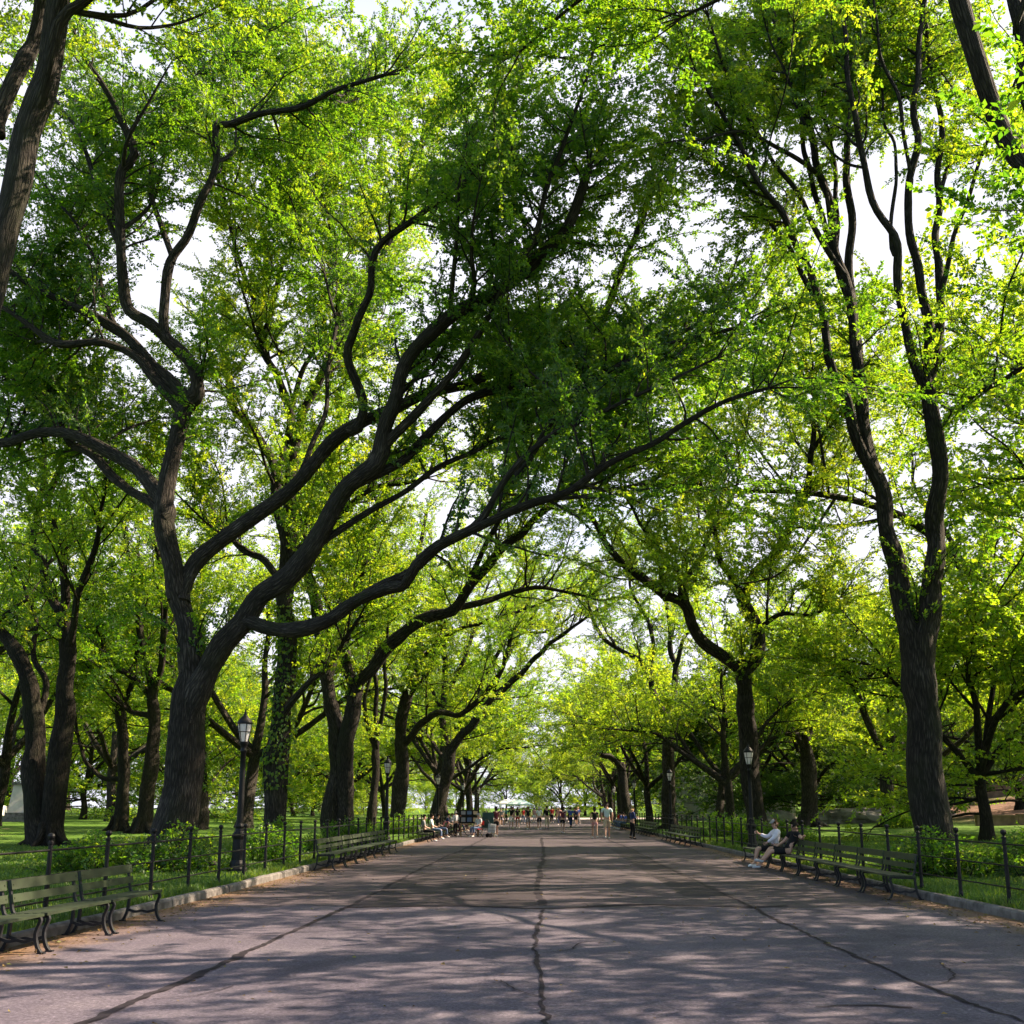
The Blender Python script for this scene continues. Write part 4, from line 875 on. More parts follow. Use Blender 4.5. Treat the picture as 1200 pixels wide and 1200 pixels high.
def building(name, label, x, y, w_, d_, h, mat, win=0, roof=None, rz=0, cat='building', pil=0):
    z = gz(x, y)-.3; root = thing(name, label, cat, (x, y, z), rz)
    a = Acc(); box(a, (0, 0, h/2), (w_, d_, h)); a.obj('wall', mat, root, smooth_=False)
    a = Acc(); box(a, (0, 0, h+.15), (w_+.5, d_+.5, .3)); box(a, (0, 0, h+.4), (w_*.8, d_*.8, .24)); a.obj('roof', roof or mat, root, smooth_=False)
    for k in range(pil):
        b = Acc(); xx = -w_/2+.4+k*(w_-.8)/(pil-1); box(b, (xx, -d_/2-.12, h/2), (.55, .24, h-.5)); box(b, (xx, -d_/2-.14, h-.32), (.7, .3, .2)); box(b, (xx, -d_/2-.14, .5), (.7, .3, .4)); b.obj('pilaster', mat, root, smooth_=False)
    nf = max(1, int(h/3.4))
    for f in range(nf):
        for k in range(win):
            b = Acc(); xx = (k+.5)/win*w_-w_/2; ww = w_/win*.45; zz = (f+.55)*h/nf
            box(b, (xx, -d_/2-.02, zz), (ww, .08, 1.7)); wobj = b.obj('window', M['windowglass'], root, smooth_=False)
            c = Acc(); box(c, (xx, -d_/2-.06, zz-.92), (ww+.3, .2, .12)); box(c, (xx, -d_/2-.05, zz+.9), (ww+.3, .12, .14)); box(c, (xx, -d_/2-.075, zz), (.06, .03, 1.66)); c.obj('frame', mat, wobj, smooth_=False)
    return root
M['windowglass'] = plain('window_glass', (.05, .06, .07), .12, 0, .2, 2)
M['limestone'] = plain('limestone', (.52, .47, .44), .85, 0, .18, 1.5, .2)
M['palewall'] = plain('pale_wall', (.62, .60, .58), .85, 0, .1, 1.2, .1)
M['brownwall'] = plain('brown_wall', (.17, .11, .075), .9, 0, .35, 2.5, .3)
building('stone_pavilion', 'pale lavender stone building glimpsed between the trunks behind the right lamp', 22.5, 124, 13, 7, 4.8, M['limestone'], 0, cat='pavilion', pil=8)
building('pale_house', 'white building showing through leaves at the far right', 68, 118, 26, 9, 8.5, M['palewall'], 9)
building('pale_house', 'white building beyond the trees behind the slim V forked elm', 42, 132, 16, 8, 8, M['palewall'], 6)
def wall(label, p0, p1, h, t, mat):
    p0, p1 = V(*p0), V(*p1); d = p1-p0; L_ = np.linalg.norm(d); n = max(2, int(L_/2.4)); root = thing('garden_wall', label, 'wall', (p0[0], p0[1], gz(*p0)), math.atan2(d[1], d[0]))
    a = Acc(); b = Acc(); z0 = gz(*p0)
    for k in range(n):
        q = p0+d*(k+.5)/n; z = gz(*q)-z0; box(a, ((k+.5)*L_/n, 0, z+h/2-.3), (L_/n-.02, t, h+.6)); box(b, ((k+.5)*L_/n, 0, z+h+.05), (L_/n-.012, t+.12, .1))
    a.obj('masonry', mat, root, smooth_=False); b.obj('coping', mat, root, smooth_=False)
wall('long low brown wall at the top of the right bank', (40, 101), (85, 99), 1.5, .5, M['brownwall'])
wall('dark low wall at the foot of the bare earth bank', (27, 66), (62, 65), .55, .4, M['brownwall'])
# pedestal and cars glimpsed far left
def pedestal(x, y):
    root = thing('stone_pedestal', 'grey stone monument pedestal behind the left lawn elm', 'pedestal', (x, y, gz(x, y)), .3)
    a = Acc(); box(a, (0, 0, .15), (2.4, 2.4, .5)); box(a, (0, 0, .55), (1.9, 1.9, .35)); a.obj('base', M['stone'], root, smooth_=False)
    a = Acc(); v = [(-.8, -.8, .72), (.8, -.8, .72), (.8, .8, .72), (-.8, .8, .72), (-.55, -.55, 2.9), (.55, -.55, 2.9), (.55, .55, 2.9), (-.55, .55, 2.9)]; a.add(v, BOXF); a.obj('shaft', M['limestone'], root, smooth_=False)
    a = Acc(); box(a, (0, 0, 3.0), (1.35, 1.35, .2)); a.obj('cap', M['stone'], root, smooth_=False)
pedestal(-42, 83)
def van(label, x, y, rz, col):
    root = thing('parked_van', label, 'van', (x, y, gz(x, y)), rz, 'vans parked beyond the left lawn')
    prof = [(-2.4, .35), (-2.4, 1.9), (-2.2, 2.05), (1.0, 2.05), (1.7, 1.35), (2.4, 1.15), (2.45, .4)]
    a = Acc(); n = len(prof); v = [(px, -.9, pz) for px, pz in prof]+[(px, .9, pz) for px, pz in prof]; F = [[k, (k+1) % n, n+(k+1) % n, n+k] for k in range(n)]
    for o_ in (0, n): F += [[o_, o_+1, o_+2, o_+3], [o_, o_+3, o_+4, o_+6], [o_+4, o_+5, o_+6, o_+6]]
    a.add(v, F); a.obj('body', col, root, smooth_=False)
    for s in (-1, 1):
        for px in (-1.6, -.5, .6):
            w_ = Acc(); box(w_, (px, s*.905, 1.62), (.9, .03, .5)); w_.obj('window', M['windowglass'], root, smooth_=False)
        for px in (-1.5, 1.6):
            w_ = Acc(); t = np.linspace(0, 2*np.pi, 17); tube(w_, [(px, s*.80, .34), (px, s*.94, .34)], .34, 14); w_.obj('wheel', M['black'], root)
van('white van parked beyond the left lawn, at the frame edge', -46.5, 84, .15, M['white'])
# ------------------------------------------------------------------ people
def skin(name, verts, edges, rads, mat, parent, roots=(0,), sub=1):
    m = bpy.data.meshes.new(name); m.from_pydata([tuple(v) for v in verts], edges, []); o = bpy.data.objects.new(name, m); COL.objects.link(o)
    md = o.modifiers.new('Skin', 'SKIN'); md.use_smooth_shade = True
    sv = m.skin_vertices[0].data
    for k, r in enumerate(rads): sv[k].radius = (r, r) if np.isscalar(r) else r; sv[k].use_root = k in roots
    s = o.modifiers.new('Sub', 'SUBSURF'); s.levels = s.render_levels = sub
    m.materials.append(mat); o.parent = parent; return o
def lerp(a, b, t): return V(*a)*(1-t)+V(*b)*t
def person(label, loc, rz, J, top, bottom, hair, skinm='skin', sleeve=.55, leg=1., shoe='white', hairlen=0, hat=None, jacket=None, scale=1., hands=True, face=False, group=None, name='person', skirt=False):
    """J: joints of the pose. top/bottom/... name cloths; sleeve and leg give how far each reaches along the limb (0..2)"""
    root = thing(name, label, 'person', loc, rz, group); root.scale = (scale,)*3
    v, e, r = [], [], []
    def add(p, rad, frm=None):
        v.append(V(*p)); r.append(rad); i = len(v)-1
        if frm is not None: e.append((frm, i))
        return i
    pel = add(J['pel'], (.145, .11)); wa = add(lerp(J['pel'], J['che'], .45), (.13, .098), pel); ch = add(J['che'], (.15, .105), wa); nb = add(lerp(J['che'], J['nec'], .75), (.095, .075), ch)
    ne = add(J['nec'], .052, nb); hd = V(*J['hea']); up = unit(hd-V(*J['nec'])); fw = unit(V(*J.get('look', (0, 1, 0)))); fw = unit(fw-up*(fw@up))
    h0 = add(hd-up*.075+fw*.02, .068, ne); h1 = add(hd, .088, h0); h2 = add(hd+up*.07-fw*.012, .074, h1)
    roots = [0]
    for s in 'lr':
        sh = add(J['sh'+s], .062, nb); el = add(J['el'+s], .043, sh); wr = add(J['wr'+s], .028, el)
        d = unit(V(*J['wr'+s])-V(*J['el'+s])); pm = add(V(*J['wr'+s])+d*.06, (.036, .022), wr)
        if hands:
            n_ = unit(np.cross(d, V(*J.get('palm', (1, 0, 0))))); b_ = np.cross(n_, d)
            for k, L_ in enumerate((.065, .08, .075, .058)):
                o_ = V(*J['wr'+s])+d*.075+n_*(k-1.5)*.020; i0 = add(o_, .010); roots.append(i0); i1 = add(o_+d*L_*.5+b_*.008, .0092, i0); add(o_+d*L_*.85+b_*.032, .0085, i1)
            o_ = V(*J['wr'+s])+d*.03-n_*.026; i0 = add(o_, .012); roots.append(i0); i1 = add(o_-n_*.025+d*.03, .010, i0); add(o_-n_*.03+d*.06+b_*.01, .009, i1)
        hp = add(J['hi'+s], .088, pel); kn = add(J['kn'+s], .058, hp); cf = add(lerp(J['kn'+s], J['an'+s], .3), .056, kn); an = add(J['an'+s], .037, cf); add(lerp(J['an'+s], J['to'+s], .5), .036, an)
    skin('body', v, e, r, M[skinm], root, roots)
    def chain(nm, pts, mat, roots=(0,)):
        vv, ee, rr = [], [], []
        for p, rad, f in pts: vv.append(V(*p)); rr.append(rad); ee += [(f, len(vv)-1)] if f is not None else []
        return skin(nm, vv, ee, rr, M[mat], root, roots)
    def torso(g, sl, low):
        P = [(lerp(J['pel'], J['che'], low), (.15+g, .118+g), None), (lerp(J['pel'], J['che'], .45), (.14+g, .108+g), 0), (J['che'], (.155+g, .115+g), 1), (lerp(J['che'], J['nec'], .72), (.10+g, .082+g), 2)]
        for s in 'lr':
            b = len(P); P.append((J['sh'+s], .072+g, 3))
            if sl <= 1: P.append((lerp(J['sh'+s], J['el'+s], sl), .062+g, b))
            else: P.append((J['el'+s], .054+g, b)); P.append((lerp(J['el'+s], J['wr'+s], sl-1), .042+g, b+1))
        return P
    chain('shirt' if not jacket else 'top', torso(0, sleeve if not jacket else .3, .1), top)
    if jacket: chain('jacket', torso(.014, 1.85, .2), jacket)
    P = [(lerp(J['pel'], J['che'], .12), (.155, .125), None), (J['pel'], (.16, .13), 0)]
    for s in 'lr':
        b = len(P); P.append((J['hi'+s], .102, 1))
        if skirt: P.append((lerp(J['hi'+s], J['kn'+s], leg), .13, b))
        elif leg <= 1: P.append((lerp(J['hi'+s], J['kn'+s], leg*.55), .094, b)); P.append((lerp(J['hi'+s], J['kn'+s], leg), .085, b+1))
        else: P.append((J['kn'+s], .074, b)); P.append((lerp(J['kn'+s], J['an'+s], leg-1), .056, b+1))
    chain('skirt' if skirt else 'shorts' if leg <= 1 else 'trousers', P, bottom)
    for s in 'lr':
        a_, t_ = V(*J['an'+s]), V(*J['to'+s]); d = unit(t_-a_+V(0, 0, .04)); chain('shoe', [(a_-d*.05-V(0, 0, .035), .042, None), (lerp(a_, t_, .45)-V(0, 0, .02), .046, 0), (t_, .036, 1)], shoe)
    Hc = [(hd+up*.035-fw*.035, .083, None), (hd+up*.075-fw*.015, .080, 0), (hd+up*.065+fw*.03, .066, 1), (hd-up*.03-fw*.05, .066, 0)]
    if hairlen: Hc += [(hd-up*hairlen*.5-fw*.07, .06, 3), (hd-up*hairlen-fw*.075, .045, 4)]
    chain('hair', Hc, hair)
    if hat:
        c_ = chain('cap', [(hd+up*.05-fw*.02, .098, None), (hd+up*.105-fw*.01, .088, 0), (hd+up*.075+fw*.09, (.075, .022), 1), (hd+up*.06+fw*.15, (.06, .014), 2)], hat)
    if face:
        sd = np.cross(fw, up)
        for q in (-1, 1):
            a = Acc(); ball(a, hd+fw*.082+sd*.032*q+up*.012, .012, 8); a.obj('eye', M['black'], root)
            a = Acc(); ball(a, hd-fw*.005+sd*.088*q, .026, 8, 1.3); a.obj('ear', M[skinm], root)
        a = Acc(); tube(a, [hd+fw*.085+up*.012, hd+fw*.103-up*.022, hd+fw*.086-up*.03], [.008, .014, .009], 6); a.obj('nose', M[skinm], root)
        a = Acc(); tube(a, [hd+fw*.078-up*.055-sd*.024, hd+fw*.089-up*.057, hd+fw*.078-up*.055+sd*.024], [.004, .007, .004], 5); a.obj('mouth', M['pink'], root)
    return root
def walk(st=.28, lead=1, arm=.16, lean=.02, wide=1.):
    """mid stride, facing +y; lead = which foot is forward"""
    J = dict(pel=(0, 0, .93), che=(0, lean, 1.25), nec=(0, lean*1.3, 1.46), hea=(0, lean*1.3+.02, 1.60), look=(0, 1, 0))
    for s, x in (('l', -1), ('r', 1)):
        f = lead*x; J['sh'+s] = (x*.185*wide, lean, 1.40); J['el'+s] = (x*.235*wide, lean-f*arm*.5-.02, 1.12); J['wr'+s] = (x*.225*wide, lean-f*arm+.07, .90)
        J['hi'+s] = (x*.095, 0, .90); J['kn'+s] = (x*.10, f*st*.55+.05, .50); J['an'+s] = (x*.10, f*st-(.06 if f < 0 else 0), .09 if f > 0 else .13); J['to'+s] = (x*.115, f*st+.15-(.06 if f < 0 else 0), .035 if f > 0 else .045)
    return J
def stand(wr=None):
    J = walk(.03, 1, .02)
    if wr:
        for s, x in (('l', -1), ('r', 1)): J['el'+s] = (x*.25, .02, 1.13); J['wr'+s] = (x*.12, .26, 1.16)
    return J
def feet(px, Y): 
    x = at(px, 970, Y)[0]; return (x, Y, .004)
WG = 'people walking on the avenue'
person('man in pale grey t shirt and khaki shorts walking away on the right', feet(711.5, 57.5), 0, walk(.20, 1, .12, .02, 1.12), 'paleaqua', 'khaki', 'hairdark', sleeve=.6, leg=.95, scale=1.13, group=WG)
person('woman in black top and pink shorts walking beside the tall man', feet(697, 59), .1, walk(.24, -1), 'black', 'pink', 'hairdark', sleeve=.25, leg=.5, scale=.98, hairlen=.12, group=WG)
person('man in navy jacket and dark trousers standing by the right benches', feet(741, 57), -1.2, stand(True), 'navy', 'black', 'hairfair', sleeve=1.8, leg=1.95, shoe='black', scale=1.0, group='people standing around')
person('woman in dark dress top walking alone in the middle', feet(659.5, 70), .05, walk(.26, 1), 'maroon', 'black', 'hairdark', sleeve=.2, leg=.6, scale=.98, hairlen=.14, group=WG)
person('man in white shirt and black shorts walking away at mid avenue', feet(632, 82), 0, walk(.2, -1), 'white', 'black', 'hairgrey', sleeve=.7, leg=.9, scale=1.02, group=WG)
person('man in black top and khaki trousers walking next to the white shirt', feet(641, 83), 0, walk(.2, 1), 'black', 'khaki', 'hairdark', sleeve=1.6, leg=1.7, shoe='grey', scale=1.04, group=WG)
person('man in dark vest and grey shorts carrying on ahead, mid avenue', feet(619, 81), .1, walk(.25, 1), 'black', 'grey', 'hairbrown', sleeve=.3, leg=.9, skinm='skindark', scale=1.02, group=WG)
person('woman in black top with bare legs and red shorts walking away', feet(606.5, 87), 0, walk(.25, -1), 'black', 'red', 'hairbrown', sleeve=.4, leg=.4, scale=1.0, hairlen=.1, group=WG)
person('man in black shirt and white shorts walking left of the red shorts', feet(599, 88), -.1, walk(.22, 1), 'black', 'white', 'hairdark', sleeve=.7, leg=.95, scale=1.04, group=WG)
person('woman in maroon top with light shoulders standing beside the easel', feet(581.5, 62), .6, stand(), 'maroon', 'black', 'hairdark', sleeve=.2, leg=.7, scale=1.0, hairlen=.12, group='people standing around')
person('person in pale shirt and black trousers standing left of the vendor stall', feet(534, 62.5), .9, stand(True), 'lightgrey', 'black', 'hairgrey', sleeve=1.7, leg=1.95, shoe='black', scale=.86, group='people standing around')
person('person in blue shirt and dark trousers near the far right benches', feet(669, 92), .3, walk(.15, 1), 'blue', 'navy', 'hairdark', sleeve=.7, leg=1.9, shoe='black', group=WG)
person('person in reddish top far off, behind the woman in the dark dress', feet(655.5, 104), 3.1, walk(.2, 1), 'pink', 'navy', 'hairbrown', sleeve=.6, leg=1.9, group=WG)
fr = [(612, 112, 'red', 'denim'), (590, 106, 'white', 'tan'), (594, 120, 'teal', 'black'), (624, 124, 'pink', 'white'), (648, 118, 'red', 'black'), (646, 130, 'lightgrey', 'denim'), (662, 120, 'lilac', 'denim'),
      (674, 100, 'navy', 'black'), (678, 108, 'blue', 'grey'), (604, 128, 'black', 'khaki'), (618, 134, 'maroon', 'denim'), (633, 130, 'navy', 'tan'), (668, 128, 'white', 'black'), (586, 98, 'grey', 'black')]
for k, (px, Y, t_, b_) in enumerate(fr):
    person('distant person in %s top and %s %s in the crowd' % (t_.replace('light', 'light '), b_, 'shorts' if k % 2 else 'trousers'), feet(px+random.uniform(-3, 3), Y), rng.normal(0, .35)+(0 if k % 3 else 3.14), walk(random.uniform(.08, .32), 1 if k % 2 else -1, random.uniform(.05, .25)), t_, b_, ('hairdark', 'hairbrown', 'hairfair')[k % 3], sleeve=.7, leg=.9 if k % 2 else 1.9, scale=.95+.1*random.random(), hands=False, group='distant crowd at the end of the avenue')
def sit(lean=0., arm=None):
    J = dict(pel=(0, 0, .53), che=(0, -.08, .86), nec=(0, -.07, 1.06), hea=(0, -.04, 1.21), look=(0, 1, 0))
    for s, x in (('l', -1), ('r', 1)):
        J['sh'+s] = (x*.18, -.08, 1.0); J['el'+s] = (x*.24, -.02, .74); J['wr'+s] = (x*.15, .2, .66); J['hi'+s] = (x*.1, .02, .52); J['kn'+s] = (x*.11, .44, .52); J['an'+s] = (x*.11, .46, .10); J['to'+s] = (x*.12, .62, .04)
    return J
# the couple on the right bench: they face the paving (-x), so rz = +90 degrees turns +y to -x
J = sit(); J.update(pel=(0, .08, .52), che=(.04, -.16, .82), nec=(.08, -.22, 1.04), hea=(.09, -.19, 1.20), look=(.85, .55, 0), shl=(-.13, -.20, 1.0), shr=(.23, -.13, 1.0), ell=(-.40, -.27, .86), wrl=(-.60, -.25, .90), elr=(.28, .05, .78), wrr=(.18, .26, .66),
     knl=(-.06, .48, .53), anl=(.06, .80, .16), tol=(.08, .98, .10), knr=(.12, .46, .60), anr=(.00, .72, .30), tor=(-.02, .93, .30))
y_ = 28.3; person('man in black lounging on the bench with an arm along its back', (float(kerb_right(y_))-.42, y_, .004), math.pi/2, J, 'black', 'black', 'hairdark', sleeve=.65, leg=.9, shoe='lightgrey', face=True, group='seated couple')
J = sit(); J.update(look=(-.55, .8, 0), hea=(-.02, -.03, 1.20), ell=(-.25, .06, .80), wrl=(-.18, .06, .80), elr=(.30, .1, .82), wrr=(.38, .34, .92), knl=(-.12, .47, .52), anl=(-.14, .62, .10), tol=(-.16, .80, .04), knr=(.10, .47, .52), anr=(.08, .55, .10), tor=(.08, .73, .04))
J['wrl'] = (-.10, .22, .68)
y_ = 30.35; person('woman in white jacket, purple top and grey cap talking on the bench', (float(kerb_right(y_))-.36, y_, .004), math.pi/2, J, 'purple', 'black', 'hairbrown', leg=.9, jacket='lilac', hat='grey', hairlen=.13, face=True, group='seated couple')
for k, (y_, t_) in enumerate([(84, 'blue'), (86.4, 'navy'), (89.1, 'blue'), (92, 'red')]):
    person('person in %s top sitting %s among the bench sitters at far right' % (t_, ORD[k]), (float(kerb_right(y_))-.37, y_, .004), math.pi/2+.2*random.uniform(-1, 1), sit(), t_, 'denim', 'hairdark', sleeve=.8, leg=1.9, hands=False, group='people seated far right')

k = 0
for side, y_, t_, b_, lab in [(-1, 52.6, 'grey', 'black', 'person in grey sitting on the first bench of the third left row'), (-1, 56.3, 'white', 'denim', 'person in white sitting on the third bench of the third left row'), (-1, 59.6, 'black', 'denim', 'person in black sitting nearest the stall on the third left row'),
        (-1, 66, 'navy', 'khaki', None), (-1, 69, 'lilac', 'black', None), (-1, 72.5, 'maroon', 'denim', None), (-1, 76, 'lightgrey', 'black', None)]:
    if lab is None:
        bn = copy_tree(bench0); bn.location = (float(kerb_left(y_))+.37, y_, .004); bn.rotation_euler = (0, 0, 0); bn['label'] = 'bench behind the stall seating the person in %s' % t_.replace('light', 'light '); bn['group'] = 'benches behind the vendor stall'
        lab = 'person in %s seated on a bench behind the vendor stall' % t_.replace('light', 'light ')
    person(lab, (float(kerb_left(y_))+.37, y_, .004), -math.pi/2+.3*random.uniform(-1, 1), sit(), t_, b_, 'hairdark', sleeve=.8, leg=1.9, hands=False, group='people seated on the left')
for k, (px, Y, t_, b_) in enumerate([(598, 140, 'white', 'navy'), (608, 145, 'navy', 'white'), (615, 150, 'lilac', 'tan'), (622, 141, 'khaki', 'denim'), (629, 150, 'red', 'white'), (637, 144, 'black', 'lilac'), (643, 152, 'white', 'khaki'), (651, 146, 'tan', 'black'), (657, 140, 'maroon', 'khaki'), (664, 148, 'paleaqua', 'navy'), (671, 136, 'grey', 'navy'), (677, 118, 'maroon', 'black')]):
    person('distant person in %s top and %s %s in the crowd' % (t_.replace('paleaqua', 'pale aqua'), b_, 'shorts' if k % 2 else 'trousers'), feet(px+random.uniform(-4, 4), Y), rng.normal(0, .5)+(0 if k % 3 else 2.8), walk(random.uniform(.05, .3), 1 if k % 2 else -1, random.uniform(.05, .25)), t_, b_, ('hairdark', 'hairbrown', 'hairfair')[k % 3], sleeve=.7, leg=.9 if k % 2 else 1.9, scale=.95+.1*random.random(), hands=False, group='distant crowd at the end of the avenue')
# ------------------------------------------------------------------ vendor things on the left
def at_left(px, Y): return (at(px, 970, Y)[0], Y, .004)
cloth('slate', (.035, .075, .07)); M['paleaqua2'] = M['paleaqua']
def stall(x, y):
    root = thing('display_stand', 'dark tiered vendor display stand with frames of prints on the left of the avenue', 'stall', (x, y, .004), .15)
    a = Acc()
    for sx in (-.5, .5):
        for sy in (-.25, .25): box(a, (sx, sy, .35), (.05, .05, .7))
    box(a, (0, 0, .72), (1.1, .6, .05)); a.obj('table', M['wood'], root, smooth_=False)
    for z, h in ((.98, .42), (1.38, .34)):
        a = Acc(); box(a, (0, .1, z), (1.15, .05, h), rotm('X', -12)); a.obj('panel', M['black'], root, smooth_=False)
        for k in range(3):
            p = Acc(); box(p, (-.36+k*.36, .05, z), (.26, .015, h*.6), rotm('X', -12)); p.obj('print', M[('grey', 'denim', 'tan')[k]], root, smooth_=False)
    a = Acc()
    for sx in (-.58, .58): tube(a, [(sx, .22, 0), (sx, .10, .9), (sx, .16, 1.58)], .018, 6)
    a.obj('support', M['iron'], root)
stall(*at_left(550, 62)[:2])
a = thing('folding_chair', 'folding chair with red seat beside the display stand', 'chair', at_left(560, 61), 2.4)
for s in (-1, 1):
    b = Acc(); tube(b, [(s*.22, .25, 0), (s*.22, -.2, .46), (s*.22, -.32, .92)], .013, 6); tube(b, [(s*.20, -.25, 0), (s*.20, .22, .46)], .013, 6); b.obj('leg_frame', M['iron'], a)
b = Acc(); box(b, (0, 0, .46), (.44, .44, .03)); b.obj('seat', M['red'], a, smooth_=False)
b = Acc(); box(b, (0, -.30, .80), (.44, .025, .24), rotm('X', 12)); b.obj('backrest', M['red'], a, smooth_=False)
J = sit(); person('seller in grey shirt and blue trousers sitting on the folding chair', at_left(560, 61), 2.4, J, 'lightgrey', 'denim', 'hairgrey', sleeve=.8, leg=1.7, hat='grey', group='people by the stall')
a = thing('display_easel', 'tall A frame easel with a dark green board next to the stall', 'easel', at_left(572, 61.5), -.3)
for s in (-1, 1): b = Acc(); tube(b, [(s*.42, 0, 0), (s*.06, .02, 1.75)], .022, 6); b.obj('leg', M['khaki'], a)
b = Acc(); tube(b, [(0, .65, 0), (0, .04, 1.72)], .02, 6); b.obj('leg', M['khaki'], a)
b = Acc(); box(b, (0, -.05, .98), (.72, .04, .85), rotm('X', -6)); box(b, (0, -.07, .52), (.75, .08, .04)); b.obj('board', M['slate'], a, smooth_=False)
a = thing('wire_cart', 'small folding wire cart standing on the paving by the easel', 'cart', at_left(576.5, 60.3), .5)
b = Acc()
for z in (.22, .4, .58, .76):
    for p in ([(-.2, -.17, z), (.2, -.17, z)], [(-.2, .17, z), (.2, .17, z)], [(-.2, -.17, z), (-.2, .17, z)], [(.2, -.17, z), (.2, .17, z)]): tube(b, p, .008, 5)
for k in range(6):
    for sy in (-.17, .17): tube(b, [(-.2+.08*k, sy, .2), (-.2+.08*k, sy, .76)], .006, 4)
b.obj('basket', M['ironblue'], a)
b = Acc(); tube(b, [(-.2, -.17, .76), (-.34, -.17, 1.0), (-.34, .17, 1.0), (-.2, .17, .76)], .012, 6); b.obj('handle', M['ironblue'], a)
for s in (-1, 1): b = Acc(); tube(b, [(-.18, s*.19, .12), (-.18, s*.23, .12)], .12, 14); b.obj('wheel', M['black'], a)
b = Acc(); box(b, (0, 0, .52), (.36, .30, .5), rotm('Y', 6)); b.obj('bag', M['lightgrey'], a, smooth_=False)
def bicycle(label, loc, rz):
    a = thing('bicycle', label, 'bicycle', loc, rz, 'bicycles by the stall'); t = np.linspace(0, 2*np.pi, 25)
    for x in (-.52, .52):
        w_ = Acc(); tube(w_, [(x+.33*math.cos(q), 0, .34+.33*math.sin(q)) for q in t], .02, 6, cap=False); wh = w_.obj('wheel', M['black'], a)
        sp_ = Acc()
        for k in range(9): q = k*math.pi/9; tube(sp_, [(x+.32*math.cos(q), 0, .34+.32*math.sin(q)), (x-.32*math.cos(q), 0, .34-.32*math.sin(q))], .003, 4, cap=False)
        sp_.obj('spokes', M['ironblue'], wh)
    f = Acc(); B_, S_, Hd, Rr, Fr = (-.08, 0, .30), (-.22, 0, .82), (.34, 0, .84), (-.52, 0, .34), (.52, 0, .34)
    for p in ((B_, S_), (S_, Hd), (B_, (.37, 0, .72)), (B_, Rr), (S_, Rr), ((.32, 0, .92), (.40, 0, .66), Fr)): tube(f, p, .017, 6)
    f.obj('frame', M['maroon'], a)
    s_ = Acc(); box(s_, (-.24, 0, .90), (.26, .13, .05)); s_.obj('saddle', M['black'], a)
    h_ = Acc(); tube(h_, spline([V(.28, -.28, 1.0), V(.38, -.1, 1.02), V(.38, .1, 1.02), V(.28, .28, 1.0)], .06), .014, 6); tube(h_, [(.32, 0, .92), (.37, 0, 1.02)], .014, 6); h_.obj('handlebar', M['iron'], a)
bicycle('dark bicycle parked left of the person in the pale shirt', at_left(522, 63.5), 1.2)
bicycle('bicycle leaning between the pale shirted person and the stall', at_left(541, 63.6), .5)
def umbrella(label, px, Y, h, r, mat):
    p = at_left(px, Y); a = thing('market_umbrella', label, 'umbrella', p, 0, 'umbrellas at the end of the avenue')
    b = Acc(); tube(b, [(0, 0, 0), (0, 0, h+.15)], .03, 8); b.obj('pole', M['ironblue'], a)
    b = Acc(); lathe(b, [(r, h-.62), (r*.98, h-.50), (r*.7, h-.28), (r*.35, h-.08), (.02, h), (.02, h-.03), (r*.35, h-.11), (r*.7, h-.31), (r, h-.62)], 8); b.obj('canopy', mat, a, smooth_=False)
    b = Acc(); lathe(b, [(.30, 0), (.30, .07), (.06, .10)], 10); b.obj('base', M['grey'], a)
umbrella('pale aqua umbrella over the far crowd', 609, 118, 2.6, 1.5, M['paleaqua'])
umbrella('white market umbrella left of the aqua one', 594, 124, 2.7, 1.3, M['white'])
umbrella('second white market umbrella, farthest back beside the aqua one', 602, 134, 2.8, 1.3, M['white'])

# ------------------------------------------------------------------ trees further off, grown whole and copied
PR = [proto('elm_tree', 19, 5.0, 5, 5.5, .42, tone=.5, lm='leaf'), proto('elm_tree', 17, 4.2, 5, 6.5, .38, lean=1.0, tone=.6, lm='leafyel'),
      proto('leafy_tree', 13, 3.0, 5, 5.0, .26, low=True, tone=.55, lm='leafyel', bm='barkdark'), proto('leafy_tree', 15, 3.4, 5, 5.5, .30, low=True, tone=.4, lm='leafdark', bm='barkdark'),
      proto('leafy_tree', 11, 2.2, 5, 4.6, .20, low=True, tone=.6, lm='leaf', per_m=20),
      proto('elm_tree', 20, 5.5, 6, 7.0, .45, tone=.45, lm='leaf', size=.12, per_m=48, gap=.20, step=.75, Lb=3.0, twr=.006, tl=(.5, 1.2)),
      proto('elm_tree', 26, 7.5, 6, 6.5, .5, tone=.6, lm='leafyel', size=.15, per_m=30, gap=.25, step=.5)]
def spread(lab, group, spots, kinds):
    for k, (x, y) in enumerate(spots):
        p = kinds[k % len(kinds)]; plant(PR[p], x, y, rng.uniform(0, 6.28), rng.uniform(.85, 1.2), lab if isinstance(lab, str) else lab[k], group)
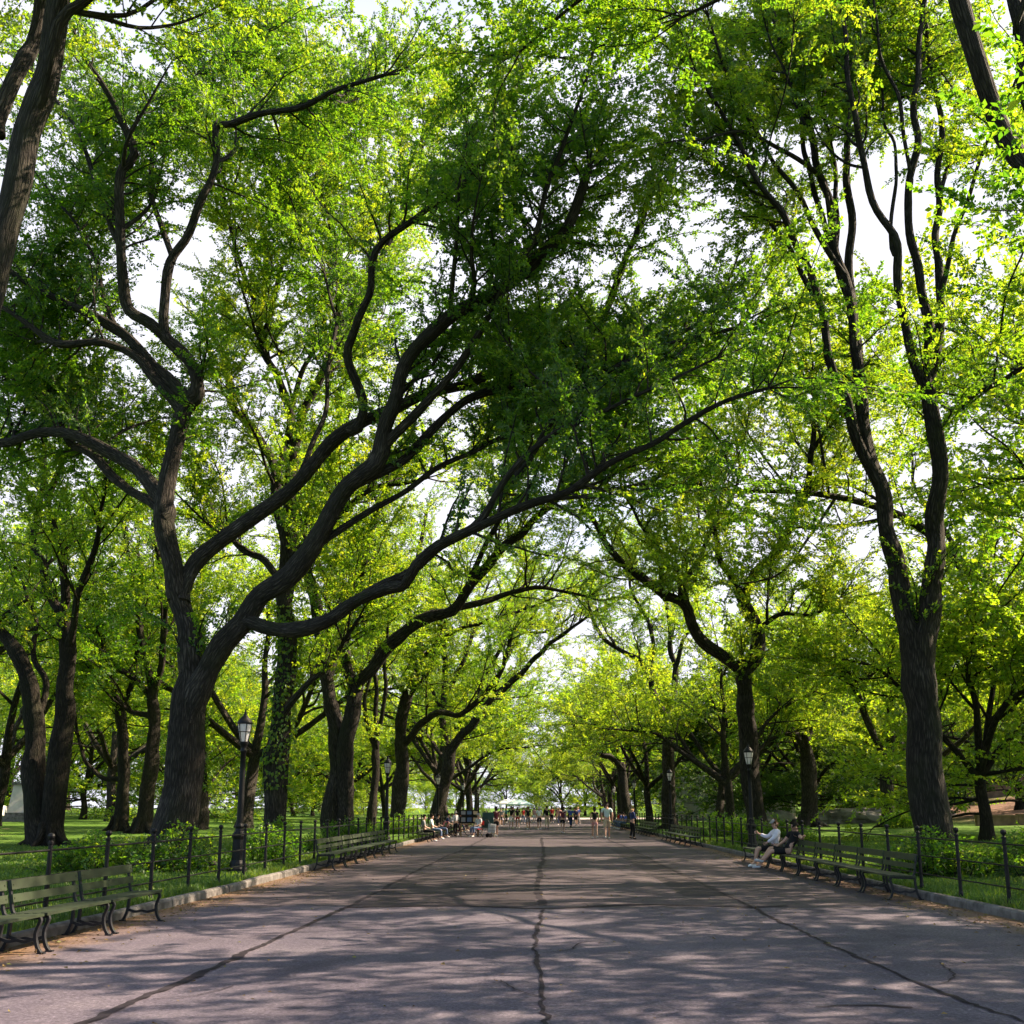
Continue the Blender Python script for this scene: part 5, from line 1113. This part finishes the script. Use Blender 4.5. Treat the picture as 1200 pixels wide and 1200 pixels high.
# the rows run on either side of the avenue
spread(['elm of the left row, %s beyond the leaning elm at the stall' % ORD[k] for k in range(5)], ELM, [(-9.6-.3*(k % 3), 97+13*k) for k in range(5)], [0, 1, 1])
spread(['elm of the right row standing behind the far right benches'], ELM, [(10, 97)], [1])
spread(['elm of the right row, %s beyond the low curling bough' % ORD[k] for k in range(4)], ELM, [(10+.4*(k % 2), 126+13*k) for k in range(4)], [0, 1])
# unseen elms added right of the frame to cast shade on the near paving
spread(['unseen elm added right of the near fence to shade the paving', 'unseen elm added for shade beside the right fence end, outside the frame'], ELM, [(22, 16.5), (18, 8.5)], [5, 5])
def scatter(n, x0, x1, y0, y1, mind):
    out = []
    for _ in range(4000):
        if len(out) >= n: break
        x, y = rng.uniform(x0, x1), rng.uniform(y0, y1)
        if all((x-a)**2+(y-b)**2 > mind**2 for a, b in out): out.append((x, y))
    return out
spread('leafy tree in the wooded park beyond the left lawn', 'trees beyond the left lawn', scatter(26, -75, -20, 80, 160, 9.5), [1, 0, 2, 1, 4, 0])
spread('leafy tree in the wooded park beyond the right lawn', 'trees beyond the right lawn', [p for p in scatter(28, 18, 80, 95, 165, 9.5) if not (30 < p[0] < 60 and p[1] < 98)], [2, 3, 4, 1, 3, 2])
spread('tree closing the view far beyond the end of the avenue', 'trees beyond the end of the avenue', scatter(30, -65, 65, 186, 260, 10), [2, 4, 1, 2])
spread(['dark spreading tree beside the left frame edge behind the lawn elm', 'tree on the left lawn between the dark elms and the frame edge', 'pale tree behind the ivy hung elm'], 'old trees on the lawn', [(-29, 48), (-33, 62), (-19, 66)], [0, 1, 1])
spread(['sunlit tree just right of the towering trunk, bright hanging foliage', 'dark leafy tree at the right frame edge', 'tree on the bare bank at far right', 'dark tree behind the slim V forked elm', 'tree whose boughs enter from the right frame edge', 'slim dark tree just left of the near right lamp', 'slim tree left of the wide Y forked elm, before the stone pavilion', 'dark low branched tree behind the seated couple', 'tall elm deep in the right lawn, its crown filling the right edge' ], 'old trees on the lawn', [(18.8, 45), (33, 50), (37, 82), (27, 72), (22, 27), (12.6, 70), (14.3, 86), (23, 90), (26, 52)], [2, 1, 3, 1, 0, 1, 1, 3, 6])
